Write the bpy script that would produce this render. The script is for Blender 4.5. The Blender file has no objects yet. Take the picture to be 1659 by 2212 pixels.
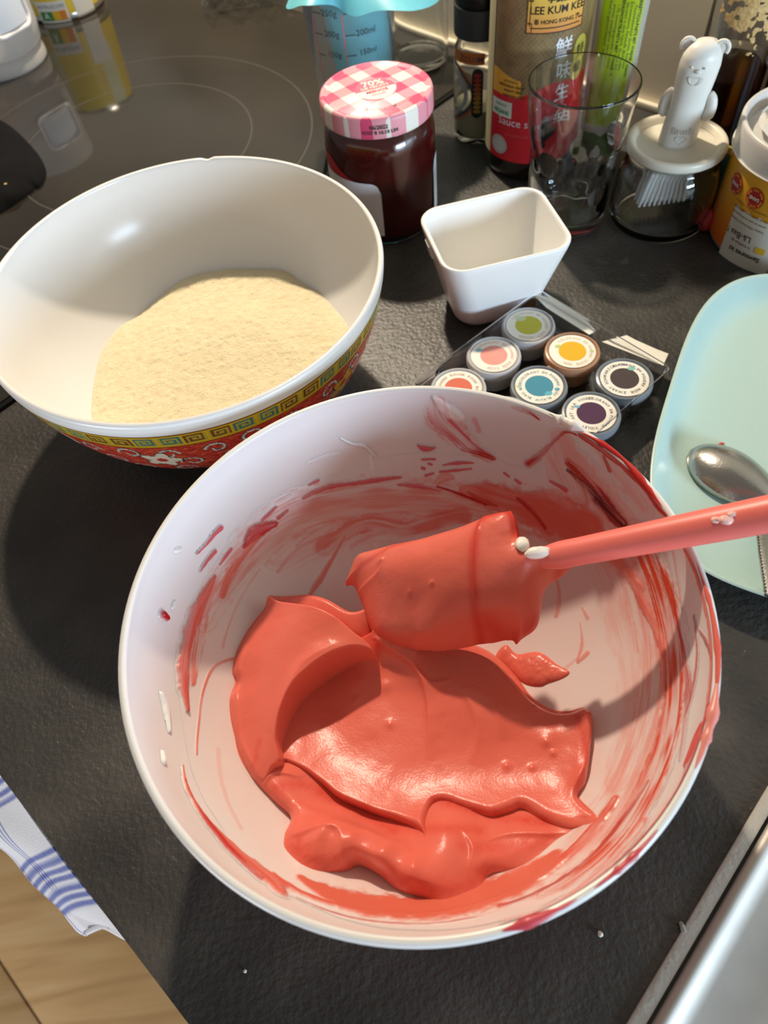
import bpy, bmesh, math, random
import numpy as np
from mathutils import Vector, Matrix
random.seed(4); rng = np.random.default_rng(4)
SC = bpy.context.scene; COL = SC.collection
PI = math.pi

# ------------------------------------------------------------------ camera
F_PX, PITCH, ROLL, CAM_H = 1533.0, math.radians(56.5), math.radians(8.5), 0.366
_fw = np.array([0, math.cos(PITCH), -math.sin(PITCH)]); _r0 = np.array([1.0, 0, 0]); _d0 = np.cross(_fw, _r0)
_c, _s = math.cos(ROLL), math.sin(ROLL)
CR = np.stack([_c*_r0 + _s*_d0, -_s*_r0 + _c*_d0, _fw])          # rows: right, down, forward
cam = bpy.data.cameras.new('camera'); camo = bpy.data.objects.new('camera', cam); COL.objects.link(camo)
cam.sensor_fit = 'VERTICAL'; cam.sensor_height = 24.0; cam.lens = F_PX*24.0/2212; cam.clip_start = 0.02; cam.clip_end = 30
M = Matrix(((CR[0][0], -CR[1][0], -_fw[0]), (CR[0][1], -CR[1][1], -_fw[1]), (CR[0][2], -CR[1][2], -_fw[2]))).to_4x4()
M.translation = (0, 0, CAM_H); camo.matrix_world = M
cam.dof.use_dof = True; cam.dof.focus_distance = 0.36; cam.dof.aperture_fstop = 6.5
SC.camera = camo
SC.view_settings.view_transform = 'Standard'; SC.view_settings.look = 'None'
SC.view_settings.gamma = 1.0; SC.view_settings.exposure = 0.0; SC.view_settings.use_curve_mapping = False
SC.cycles.max_bounces = 14; SC.cycles.transmission_bounces = 12; SC.cycles.transparent_max_bounces = 16
SC.cycles.use_denoising = True; SC.cycles.sample_clamp_indirect = 12.0; SC.cycles.blur_glossy = 0.6; SC.cycles.caustics_refractive = True; SC.cycles.caustics_reflective = True

# ------------------------------------------------------------------ light
E1 = np.array([0.655, -0.755]); E2 = np.array([0.755, 0.655])     # along the wall, towards the wall
def E(a, b): return a*E1 + b*E2
wd = bpy.data.worlds.new('room_light'); SC.world = wd; wd.use_nodes = True
wd.node_tree.nodes['Background'].inputs[0].default_value = (0.92, 0.86, 0.78, 1); wd.node_tree.nodes['Background'].inputs[1].default_value = 0.21
def area(name, loc, target, size, power, col, shape='DISK', size_y=None):
    l = bpy.data.lights.new(name, 'AREA'); l.shape = shape; l.size = size; l.energy = power; l.color = col
    if size_y: l.size_y = size_y
    o = bpy.data.objects.new(name, l); COL.objects.link(o); o.location = loc
    o.rotation_euler = (Vector(target) - Vector(loc)).to_track_quat('-Z', 'Y').to_euler(); return o
LAMP = Vector((-0.04, 1.01, 0.83))
cl = area('cabinet_lamp_light', LAMP, (0.0, 0.42, 0.0), 0.05, 13.8, (1.0, 0.85, 0.66)); cl.data.cycles.is_caustics_light = True
area('window_daylight', (1.55, -1.55, 0.43), (0, 0.25, 0.08), 0.9, 62.0, (0.62, 0.81, 1.0), 'RECTANGLE', 0.46)
area('floor_towel_fill', (-1.7, -1.1, -0.40), (-0.30, 0.02, -0.55), 0.9, 26.0, (0.94, 0.96, 1.0), 'RECTANGLE', 0.5)  # added low fill that brightens towel and floor; no real door there

# ------------------------------------------------------------------ numeric helpers
def ray(u, v): return np.array([(u-829.5)/F_PX, (v-1106)/F_PX, 1.0]) @ CR
def P(u, v, z=0.0):
    d = ray(u, v); return np.array([0, 0, CAM_H]) + d*((z-CAM_H)/d[2])
def raycyl(u, v, c, r):
    d = ray(u, v); a = d[0]**2+d[1]**2; b = -(d[0]*c[0]+d[1]*c[1]); k = c[0]**2+c[1]**2-r*r
    disc = b*b-a*k
    t = (-b-math.sqrt(max(disc, 0)))/a
    p = np.array([0, 0, CAM_H])+d*t
    return math.atan2(p[1]-c[1], p[0]-c[0]), p[2]
def srgb(r, g, b):
    f = lambda c: c/12.92 if c <= .04045 else ((c+.055)/1.055)**2.4
    return (f(r/255), f(g/255), f(b/255))
def hash2(ix, iy, seed):
    n = (ix.astype(np.int64)*374761393 + iy.astype(np.int64)*668265263 + seed*974711) & 0x7fffffff
    n = ((n ^ (n >> 13))*1274126177) & 0x7fffffff
    return ((n ^ (n >> 16)) & 0xffff)/65535.0
def vnoise(x, y, seed=0, wrapx=None):
    x = np.asarray(x, float); y = np.asarray(y, float); ix = np.floor(x); iy = np.floor(y); fx = x-ix; fy = y-iy
    fx = fx*fx*(3-2*fx); fy = fy*fy*(3-2*fy); ix = ix.astype(np.int64); iy = iy.astype(np.int64); jx = ix+1
    if wrapx: ix = ix % wrapx; jx = jx % wrapx
    a = hash2(ix, iy, seed); b = hash2(jx, iy, seed); c = hash2(ix, iy+1, seed); d = hash2(jx, iy+1, seed)
    return (a*(1-fx)+b*fx)*(1-fy)+(c*(1-fx)+d*fx)*fy
def fbm(x, y, octs=4, seed=0):
    s = 0; a = .5
    for k in range(octs): s = s+a*vnoise(x*2**k, y*2**k, seed+k); a *= .5
    return s
def sstep(a, b, x): t = np.clip((x-a)/(b-a), 0, 1); return t*t*(3-2*t)
def catmull(pts, n=8, closed=False):
    p = np.asarray(pts, float); N = len(p); out = []
    for i in range(N if closed else N-1):
        g = lambda k: p[k % N] if closed else p[min(max(k, 0), N-1)]
        p0, p1, p2, p3 = g(i-1), g(i), g(i+1), g(i+2)
        for t in np.arange(n)/n:
            out.append(.5*((2*p1)+(p2-p0)*t+(2*p0-5*p1+4*p2-p3)*t*t+(3*p1-p0-3*p2+p3)*t**3))
    if not closed: out.append(p[-1])
    return np.array(out)
def segdist(X, Y, poly):
    """distance, signed side (+ left of travel) and fraction along an xy polyline"""
    best = np.full(X.shape, 1e9); side = np.zeros(X.shape); par = np.zeros(X.shape); n = len(poly)-1
    for i in range(n):
        a, b = poly[i][:2], poly[i+1][:2]; d = b-a; L2 = d@d+1e-18
        t = np.clip(((X-a[0])*d[0]+(Y-a[1])*d[1])/L2, 0, 1)
        ex, ey = X-a[0]-t*d[0], Y-a[1]-t*d[1]; D = ex*ex+ey*ey; m = D < best
        best = np.where(m, D, best); side = np.where(m, np.sign(d[0]*ey-d[1]*ex), side); par = np.where(m, (i+t)/n, par)
    return np.sqrt(best), side, par
def inpoly(X, Y, poly):
    c = np.zeros(X.shape, bool); n = len(poly)
    for i in range(n):
        x1, y1 = poly[i][:2]; x2, y2 = poly[(i+1) % n][:2]
        if y1 == y2: continue
        c ^= ((y1 > Y) != (y2 > Y)) & (X < (x2-x1)*(Y-y1)/(y2-y1)+x1)
    return c
class TPS:
    def __init__(s, pts, lam=1e-6):
        p = np.asarray(pts, float); s.c = p[:, :2]*10; n = len(p)
        r2 = ((s.c[:, None]-s.c[None])**2).sum(-1); K = np.where(r2 > 0, .5*r2*np.log(np.maximum(r2, 1e-20)), 0)+lam*np.eye(n)
        Q = np.c_[np.ones(n), s.c]; A = np.block([[K, Q], [Q.T, np.zeros((3, 3))]])
        s.w = np.linalg.solve(A, np.r_[p[:, 2], 0, 0, 0])
    def __call__(s, X, Y):
        sh = X.shape; X = X.ravel()*10; Y = Y.ravel()*10; o = s.w[-3]+s.w[-2]*X+s.w[-1]*Y
        for k, (a, b) in enumerate(s.c):
            r2 = (X-a)**2+(Y-b)**2; o = o+s.w[k]*.5*r2*np.log(np.maximum(r2, 1e-20))
        return o.reshape(sh)

# ------------------------------------------------------------------ materials
def mat(name, col, rough=.5, metal=0., spec=.5, trans=0., ior=1.45, sss=0., sssr=(.004, .0015, .001), coat=0., bump=None, attr=None, alpha=1., sheen=0.):
    m = bpy.data.materials.new(name); m.use_nodes = True; nt = m.node_tree; b = nt.nodes['Principled BSDF']
    b.inputs['Base Color'].default_value = (*col, 1); b.inputs['Roughness'].default_value = rough; b.inputs['Metallic'].default_value = metal
    b.inputs['Specular IOR Level'].default_value = spec; b.inputs['Transmission Weight'].default_value = trans; b.inputs['IOR'].default_value = ior
    b.inputs['Alpha'].default_value = alpha; b.inputs['Coat Weight'].default_value = coat; b.inputs['Sheen Weight'].default_value = sheen
    if sss: b.inputs['Subsurface Weight'].default_value = sss; b.inputs['Subsurface Radius'].default_value = sssr; b.inputs['Subsurface Scale'].default_value = 1.0
    if attr:
        a = nt.nodes.new('ShaderNodeAttribute'); a.attribute_name = attr; nt.links.new(a.outputs['Color'], b.inputs['Base Color'])
    if bump:
        for i, (scale, stren, detail) in enumerate([bump] if not isinstance(bump, list) else bump):
            n = nt.nodes.new('ShaderNodeTexNoise'); n.inputs['Scale'].default_value = scale; n.inputs['Detail'].default_value = detail
            tc = nt.nodes.new('ShaderNodeTexCoord'); nt.links.new(tc.outputs['Object'], n.inputs['Vector'])
            bp = nt.nodes.new('ShaderNodeBump'); bp.inputs['Strength'].default_value = stren; bp.inputs['Distance'].default_value = .001
            nt.links.new(n.outputs['Fac'], bp.inputs['Height'])
            if i: nt.links.new(prev.outputs['Normal'], bp.inputs['Normal'])
            prev = bp
        nt.links.new(prev.outputs['Normal'], b.inputs['Normal'])
    return m
def noise_col(m, stops, scale=10, detail=4, stretch=(1, 1, 1), rot=(0, 0, 0), dist=0.):
    nt = m.node_tree; b = nt.nodes['Principled BSDF']; tc = nt.nodes.new('ShaderNodeTexCoord'); mp = nt.nodes.new('ShaderNodeMapping')
    mp.inputs['Scale'].default_value = stretch; mp.inputs['Rotation'].default_value = rot; n = nt.nodes.new('ShaderNodeTexNoise')
    n.inputs['Scale'].default_value = scale; n.inputs['Detail'].default_value = detail; n.inputs['Distortion'].default_value = dist
    r = nt.nodes.new('ShaderNodeValToRGB'); el = r.color_ramp.elements
    while len(el) < len(stops): el.new(.5)
    for e, (p, c) in zip(el, stops): e.position = p; e.color = (*c, 1)
    nt.links.new(tc.outputs['Object'], mp.inputs['Vector']); nt.links.new(mp.outputs['Vector'], n.inputs['Vector'])
    nt.links.new(n.outputs['Fac'], r.inputs['Fac']); nt.links.new(r.outputs['Color'], b.inputs['Base Color']); return n

# ------------------------------------------------------------------ object helpers
def link(name, me, m=None, parent=None):
    o = bpy.data.objects.new(name, me); COL.objects.link(o)
    if m:
        for q in (m if isinstance(m, (list, tuple)) else [m]): me.materials.append(q)
    if parent: o.parent = parent
    return o
def mesh(name, V, F, m=None, parent=None, smooth=True, sharp=None, col=None, fcol=None):
    me = bpy.data.meshes.new(name); V = np.asarray(V, np.float32)
    if isinstance(F, np.ndarray) and F.ndim == 2:
        nf, k = F.shape; me.vertices.add(len(V)); me.vertices.foreach_set('co', V.ravel()); me.loops.add(nf*k); me.polygons.add(nf)
        me.loops.foreach_set('vertex_index', F.astype(np.int32).ravel()); me.polygons.foreach_set('loop_start', np.arange(nf, dtype=np.int32)*k)
        me.polygons.foreach_set('loop_total', np.full(nf, k, np.int32)); me.update(calc_edges=True)
    else: me.from_pydata([tuple(map(float, p)) for p in V], [], [tuple(int(i) for i in f) for f in F]); me.update()
    if smooth: me.shade_smooth()
    if sharp: me.set_sharp_from_angle(angle=math.radians(sharp))
    if col is not None:
        a = me.color_attributes.new('Col', 'FLOAT_COLOR', 'POINT'); c = np.ones((len(V), 4), np.float32); c[:, :3] = col; a.data.foreach_set('color', c.ravel())
    return link(name, me, m, parent)
def thing(name, label, cat, loc=(0, 0, 0), group=None):
    o = bpy.data.objects.new(name, None); COL.objects.link(o); o.empty_display_size = .02; o.location = loc
    return tag(o, label, cat, group)
def tag(o, label=None, cat=None, group=None, kind=None):
    for k, v in (('label', label), ('category', cat), ('group', group), ('kind', kind)):
        if v: o[k] = v
    return o
def grid_faces(nu, nv, wrapu=False):
    i = np.arange(nu if wrapu else nu-1)[:, None]; j = np.arange(nv-1)[None]; i2 = (i+1) % nu
    return np.stack([i*nv+j, i2*nv+j, i2*nv+j+1, i*nv+j+1], -1).reshape(-1, 4)
def lathe(name, prof, m, parent=None, n=64, loc=(0, 0, 0), sharp=40, phi=(0, 2*PI), smooth_prof=0, scale_xy=(1, 1)):
    pr = np.asarray(prof, float)
    if smooth_prof: pr = catmull(pr, smooth_prof)
    full = abs(phi[1]-phi[0]-2*PI) < 1e-6
    t = np.linspace(phi[0], phi[1], n, endpoint=not full); V = np.empty((n, len(pr), 3))
    V[..., 0] = np.cos(t)[:, None]*np.maximum(pr[:, 0], 1e-5)*scale_xy[0]; V[..., 1] = np.sin(t)[:, None]*np.maximum(pr[:, 0], 1e-5)*scale_xy[1]; V[..., 2] = pr[:, 1]
    return mesh(name, V.reshape(-1, 3)+np.asarray(loc), grid_faces(n, len(pr), full), m, parent, sharp=sharp)
def tube(name, path, radii, m, parent=None, n=14, cap=True, squash=None):
    p = np.asarray(path, float); N = len(p); r = np.broadcast_to(np.asarray(radii, float), (N,)); V = []; up = np.array([0, 0, 1.])
    prev = None
    for i in range(N):
        d = p[min(i+1, N-1)]-p[max(i-1, 0)]; d = d/(np.linalg.norm(d)+1e-12)
        if prev is None:
            a = np.cross(d, up); a = np.cross(d, [1, 0, 0]) if np.linalg.norm(a) < 1e-3 else a
        else: a = prev-d*(prev@d)
        a = a/np.linalg.norm(a); prev = a; b = np.cross(a, d); t = np.linspace(0, 2*PI, n, endpoint=False)
        sq = squash[i] if squash is not None else 1.0
        V.append(p[i]+r[i]*(np.cos(t)[:, None]*a+sq*np.sin(t)[:, None]*b))
    V = np.concatenate(V); F = [(i*n+j, i*n+(j+1) % n, (i+1)*n+(j+1) % n, (i+1)*n+j) for i in range(N-1) for j in range(n)]
    if cap:
        V = np.vstack([V, p[0], p[-1]]); F += [(len(V)-2, (j+1) % n, j) for j in range(n)]+[(len(V)-1, (N-1)*n+j, (N-1)*n+(j+1) % n) for j in range(n)]
    return mesh(name, V, F, m, parent, sharp=50)
def box(name, lo, hi, m, parent=None, R=None, origin=(0, 0, 0), bevel=0.):
    bm = bmesh.new(); bmesh.ops.create_cube(bm, size=1)
    lo = np.array(lo, float); hi = np.array(hi, float)
    for v in bm.verts: v.co = Vector(((lo+hi)/2+np.array(v.co)*(hi-lo)))
    if bevel: bmesh.ops.bevel(bm, geom=bm.edges[:], offset=bevel, segments=2, affect='EDGES', profile=.6)
    if R is not None:
        for v in bm.verts: v.co = Vector(R @ np.array(v.co)+np.array(origin))
    me = bpy.data.meshes.new(name); bm.to_mesh(me); bm.free(); me.shade_smooth(); me.set_sharp_from_angle(angle=math.radians(35))
    return link(name, me, m, parent)
def wallframe(a, b, z): 
    p = E(a, b); return np.array([p[0], p[1], z])
RW = np.array([[E1[0], E2[0], 0], [E1[1], E2[1], 0], [0, 0, 1.]])
def rrect(w, h, r, n=6):
    pts = []
    for cx, cy, a0 in ((w/2-r, h/2-r, 0), (-w/2+r, h/2-r, PI/2), (-w/2+r, -h/2+r, PI), (w/2-r, -h/2+r, 1.5*PI)):
        for k in range(n+1): t = a0+PI/2*k/n; pts.append((cx+r*math.cos(t), cy+r*math.sin(t)))
    return np.array(pts)
def loft(name, rings, m, parent=None, cap0=True, cap1=True, sharp=40, smooth=True):
    n = len(rings[0]); V = np.concatenate([np.asarray(r, float) for r in rings]); F = [(i*n+j, i*n+(j+1) % n, (i+1)*n+(j+1) % n, (i+1)*n+j) for i in range(len(rings)-1) for j in range(n)]
    if cap0: F.append(tuple(range(n))[::-1])
    if cap1: F.append(tuple((len(rings)-1)*n+j for j in range(n)))
    return mesh(name, V, F, m, parent, sharp=sharp, smooth=smooth)
_tc = {}
def txt(s, size=1.0, bold=0.0, space=1.0):
    k = (s, bold, space)
    if k not in _tc:
        c = bpy.data.curves.new('lettering', 'FONT'); c.body = s; c.size = 1; c.align_x = 'CENTER'; c.align_y = 'CENTER'; c.resolution_u = 2; c.offset = bold; c.space_character = space
        o = bpy.data.objects.new('lettering', c); COL.objects.link(o); dg = bpy.context.evaluated_depsgraph_get()
        me = bpy.data.meshes.new_from_object(o.evaluated_get(dg)); V = np.array([v.co[:2] for v in me.vertices]) if len(me.vertices) else np.zeros((0, 2)); Fc = [tuple(p.vertices) for p in me.polygons]
        bpy.data.objects.remove(o); bpy.data.curves.remove(c); bpy.data.meshes.remove(me); _tc[k] = (V, Fc)
    V, Fc = _tc[k]; return V*size, Fc
def lettering(items, mapf, m, parent, name='lettering'):
    """items: (text, size, x, y, rot, bold) laid out flat, then mapped onto the surface"""
    VV = []; FF = []; n = 0
    for it in items:
        s, size, x, y = it[:4]; rot = it[4] if len(it) > 4 else 0; bold = it[5] if len(it) > 5 else 0; sx = it[6] if len(it) > 6 else 1
        V, Fc = txt(s, size, bold); V = V*np.array([sx, 1]); c, q = math.cos(rot), math.sin(rot)
        V = np.c_[V[:, 0]*c-V[:, 1]*q+x, V[:, 0]*q+V[:, 1]*c+y]; VV.append(V); FF += [tuple(i+n for i in f) for f in Fc]; n += len(V)
    V = np.concatenate(VV); return mesh(name, mapf(V[:, 0], V[:, 1]), FF, m, parent, smooth=False)
def cylmap(c, r, off=.0003):
    return lambda x, z: np.c_[c[0]+(r+off)*np.cos(x), c[1]+(r+off)*np.sin(x), z]
def cyltext(items, c, r, m, parent, off=.0004):
    """items: (text, size, phi, z, rot, bold)"""
    out = []
    for it in items:
        V, Fc = txt(it[0], it[1], it[5] if len(it) > 5 else 0); a = it[4] if len(it) > 4 else 0; ca, sa = math.cos(a), math.sin(a)
        x = V[:, 0]*ca-V[:, 1]*sa; y = V[:, 0]*sa+V[:, 1]*ca; out.append((np.c_[it[2]+x/r, it[3]+y], Fc))
    VV = np.concatenate([o[0] for o in out]); FF = []; n = 0
    for V, Fc in out: FF += [tuple(i+n for i in f) for f in Fc]; n += len(V)
    return mesh('lettering', cylmap(c, r, off)(VV[:, 0], VV[:, 1]), FF, m, parent, smooth=False)
def cylpatch(name, c, r, p0, p1, zlo, zhi, m, parent, off=.0002, n=24, nz=2, col=None):
    """zlo / zhi: numbers or functions of the 0..1 position across the patch"""
    t = np.linspace(0, 1, n); f = lambda z: np.array([z(k) for k in t]) if callable(z) else np.full(n, float(z))
    a, b = f(zlo), f(zhi); s = np.linspace(0, 1, nz); ph = np.repeat(p0+(p1-p0)*t, nz); z = (a[:, None]*(1-s)+b[:, None]*s).ravel()
    V = cylmap(c, r, off)(ph, z); cc = col(t.repeat(nz), np.tile(s, n)) if col else None
    return mesh(name, V, grid_faces(n, nz), m, parent, col=cc)

# ------------------------------------------------------------------ the setting
M_top = mat('slate_laminate', (.03, .028, .026), rough=.42, spec=.5, bump=[(330, .7, 3), (95, .45, 3)])
noise_col(M_top, [(.25, (.022, .0205, .019)), (.55, (.052, .048, .043)), (.8, (.100, .090, .078))], scale=16, detail=9)
def worktop():
    xs = [-2.2, .0665, .60, 1.5]; ys = [-.0888, -.045, .44, .6507]; bm = bmesh.new()
    g = [[bm.verts.new(Vector(wallframe(x, y, 0))) for y in ys] for x in xs]
    fs = [bm.faces.new((g[i][j], g[i+1][j], g[i+1][j+1], g[i][j+1])) for i in range(3) for j in range(3) if not (i == 1 and j == 1)]
    r = bmesh.ops.extrude_face_region(bm, geom=fs)
    bmesh.ops.translate(bm, verts=[v for v in r['geom'] if isinstance(v, bmesh.types.BMVert)], vec=(0, 0, -.04))
    bmesh.ops.recalc_face_normals(bm, faces=bm.faces[:])
    ed = [e for e in bm.edges if abs(e.verts[0].co.z) < 1e-6 and abs(e.verts[1].co.z) < 1e-6 and all(abs(np.array(v.co[:2])@E2+.0888) < 1e-5 for v in e.verts)]
    bmesh.ops.bevel(bm, geom=ed, offset=.0015, segments=2, affect='EDGES')
    me = bpy.data.meshes.new('worktop'); bm.to_mesh(me); bm.free(); me.shade_smooth(); me.set_sharp_from_angle(angle=.5)
    wt = link('worktop', me, M_top); wt.cycles.is_caustics_receiver = True
    return tag(wt, 'dark slate-look kitchen worktop with a leathery grain under everything', 'worktop')
worktop()
M_oak = mat('oak_floor', (.5, .33, .17), rough=.45, spec=.4)
n = noise_col(M_oak, [(.2, (.38, .215, .085)), (.5, (.54, .33, .145)), (.8, (.64, .43, .22))], scale=3.2, detail=8, stretch=(1.0, 9, 1), rot=(0, 0, math.radians(49)), dist=1.2)
fl = tag(box('floor', (-2.6, -1.9, -.96), (1.6, .1, -.908), mat('subfloor', (.12, .09, .06), .8), R=RW), kind='structure')
for k in range(7):
    for q, (a0, a1) in enumerate(((-2.2, -.95), (-.945, .30), (.305, 1.5))):
        sh = (k*.37) % .8-.4
        box('plank', (max(-2.5, a0+sh), -.10-.19*(k+1)+.0015+.02, -.908), (min(1.5, a1+sh), -.10-.19*k-.0015+.02, -.90), M_oak, fl, R=RW, bevel=.0015)
M_wall = mat('cream_splashback', (.88, .81, .65), rough=.32, spec=.5)
tag(box('wall_back', (-2.2, .6507, -.9), (1.5, .70, 1.9), M_wall, R=RW), kind='structure')
tag(box('trim_1', (-2.2, .644, 0), (1.5, .6507, .006), mat('joint', (.78, .72, .58), .3), R=RW, bevel=.002), kind='structure')
M_cab = mat('cabinet_front', (.55, .52, .47), .5)
cb = thing('base_cabinet', 'pale base cabinet below the worktop edge behind the hanging tea towel', 'cabinet', (0, 0, -.9))
box('carcass', (-2.2, -.045, 0.0), (1.5, .64, .70), M_cab, cb, R=RW)
box('door', (-.95, -.065, .1), (-.36, -.045, .85), M_cab, cb, R=RW, bevel=.002); box('door', (-.35, -.065, .1), (.24, -.045, .85), M_cab, cb, R=RW, bevel=.002)

# hob
hb = thing('induction_hob', 'black glass induction hob with thin cooking-zone rings on the worktop', 'hob', tuple(wallframe(-.748, .33, 0)))
hbo = -np.array(wallframe(-.748, .33, 0))
M_hob = mat('hob_glass', (.012, .0105, .0095), rough=.06, spec=.5, ior=1.66)
noise_col(M_hob, [(.3, (.018, .015, .012)), (.7, (.034, .028, .022))], scale=7, detail=6)
box('glass_plate', (-1.06, .03, .0), (-.462, .610, .004), M_hob, hb, R=RW, origin=hbo, bevel=.0012)
box('bezel', (-1.064, .026, 0), (-.458, .614, .0028), mat('hob_bezel', (.006, .006, .006), .25), hb, R=RW, origin=hbo, bevel=.0008)
M_ring = mat('zone_print', (.085, .077, .067), .35)
for cx, cy, rr in ((-.187, .709, .115), (-.187, .709, .174)):
    lathe('zone_ring', [(rr-.0006, .0041), (rr+.0006, .0041)], M_ring, hb, n=160, loc=(cx+hbo[0], cy+hbo[1], 0))

# sink
sk = thing('sink', 'stainless steel sink with a rounded rim at the right front of worktop', 'sink', tuple(wallframe(.33, .2, 0)))
sko = -np.array(wallframe(.33, .2, 0))
M_steel = mat('brushed_steel', (.60, .575, .54), rough=.62, metal=1.0, bump=[(60, .08, 3)])
noise_col(M_steel, [(.3, (.44, .41, .37)), (.7, (.58, .545, .50))], scale=22, detail=6)
rg = []
for off, z in ((0, .0002), (.0007, .0016), (.0022, .0025), (.0042, .0023), (.0065, .0010), (.0090, -.0008), (.013, -.0018), (.030, -.0024), (.06, -.0030)):
    q = rrect(.526-2*off, .478-2*off, max(.03-off, .012), 8); rg.append(np.c_[q[:, :1]*E1[0]+q[:, 1:]*E2[0], q[:, :1]*E1[1]+q[:, 1:]*E2[1], np.full(len(q), z)]+np.r_[E(.3333, .1975), 0]+sko)
loft('basin', rg, M_steel, sk, cap0=False, cap1=True)
box('sealant', (.0628, -.040, -.002), (.0688, .435, .0014), mat('silicone', (.46, .44, .39), .5, bump=(300, .5, 3)), sk, R=RW, origin=sko, bevel=.0008)

# tea towel
def towel():
    na, nb = 170, 110; a = np.linspace(-.50, -.178, na)[:, None]; t = np.linspace(0, 1, nb)[None]
    ztop = -.045; hem = -.122-.004*np.sin(a*30+1)-.010*np.exp(-((a+.190)/.008)**2)+.020*sstep(-.188, -.178, a); Z = ztop+(hem-ztop)*t
    b = -.098-.042*t*(1-.3*sstep(-.195, -.178, a))-(.003*np.sin(a*46+t*2.2)*(.2+t)-.0016*np.sin(a*110+t*5)*t)
    aa = a+.045*(1-t)+.004*np.sin(t*3+a*10)*t; V = np.stack([aa*E1[0]+b*E2[0], aa*E1[1]+b*E2[1], Z+0*aa], -1)
    A = np.broadcast_to(a, V.shape[:2]); T = np.broadcast_to(t, V.shape[:2]); Lt = T*.125
    white = np.array(srgb(232, 232, 236)); blue = np.array(srgb(62, 84, 172)); deep = np.array(srgb(26, 42, 138))
    def bands(x, cs, w): return np.max([sstep(w, w*.7, abs(x-c)) for c in cs], 0)
    m1 = bands(A, [-.205-.0064*k for k in range(7)], .0024); m2 = bands(A, [-.285-.0068*k for k in range(5)], .0020)
    m3 = bands(Lt, [.066, .074, .082], .0020); m4 = bands(Lt, [.120], .0012)
    wv = .85+.15*vnoise(A*900, Lt*900, 3)
    v = np.maximum(m1, m2)*.95*wv; h = np.maximum(m3*sstep(-.215, -.225, A), m4)*.8*wv; c = white*(1-np.maximum(v, h)[..., None])+blue*np.maximum(v, h)[..., None]
    both = (np.minimum(v, h))[..., None]; c = c*(1-both)+deep*both
    f = grid_faces(na, nb); o = mesh('tea_towel', V.reshape(-1, 3), f, mat('towel_cotton', (.8, .8, .8), .9, spec=.1, attr='Col', bump=(900, .5, 2), sheen=.2), col=c.reshape(-1, 3))
    md = o.modifiers.new('thickness', 'SOLIDIFY'); md.thickness = .002
    tag(o, 'white tea towel with blue stripes hanging below the worktop edge', 'towel')
towel()

# ------------------------------------------------------------------ bowls
ZR, Z0, RI = .1046, .011, .1165
def r_in(z, n=2.2, m=2.1): t = np.clip((z-Z0)/(ZR-Z0), 0, 1); return RI*(1-(1-t)**n)**(1/m)
def z_in(r, n=2.2, m=2.1): q = np.clip(r/RI, 0, 1); return Z0+(ZR-Z0)*(1-(1-q**m)**(1/n))
CF = np.array([.0048, .1273]); CB = np.array([-.0972, .3628])
def onbowl(u, v, c=CF):
    d = ray(u, v); zs = np.arange(ZR-.0008, Z0, -.0003); pts = np.array([0, 0, CAM_H])+d*((zs-CAM_H)/d[2])[:, None]
    out = np.hypot(pts[:, 0]-c[0], pts[:, 1]-c[1]) >= r_in(zs); k = np.argmax(out) if out.any() else len(zs)-1
    if k == 0:
        p = pts[0].copy(); e = p[:2]-c; p[:2] = c+e*(r_in(ZR-.0015)/np.hypot(*e)); p[2] = ZR-.0015; return p
    return pts[k]
M_mel = mat('white_melamine', (.75, .735, .72), rough=.22, spec=.5, sss=.12, sssr=(.004, .003, .002))
M_dec = mat('printed_melamine', (.8, .8, .8), rough=.25, spec=.5, attr='Col')
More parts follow.
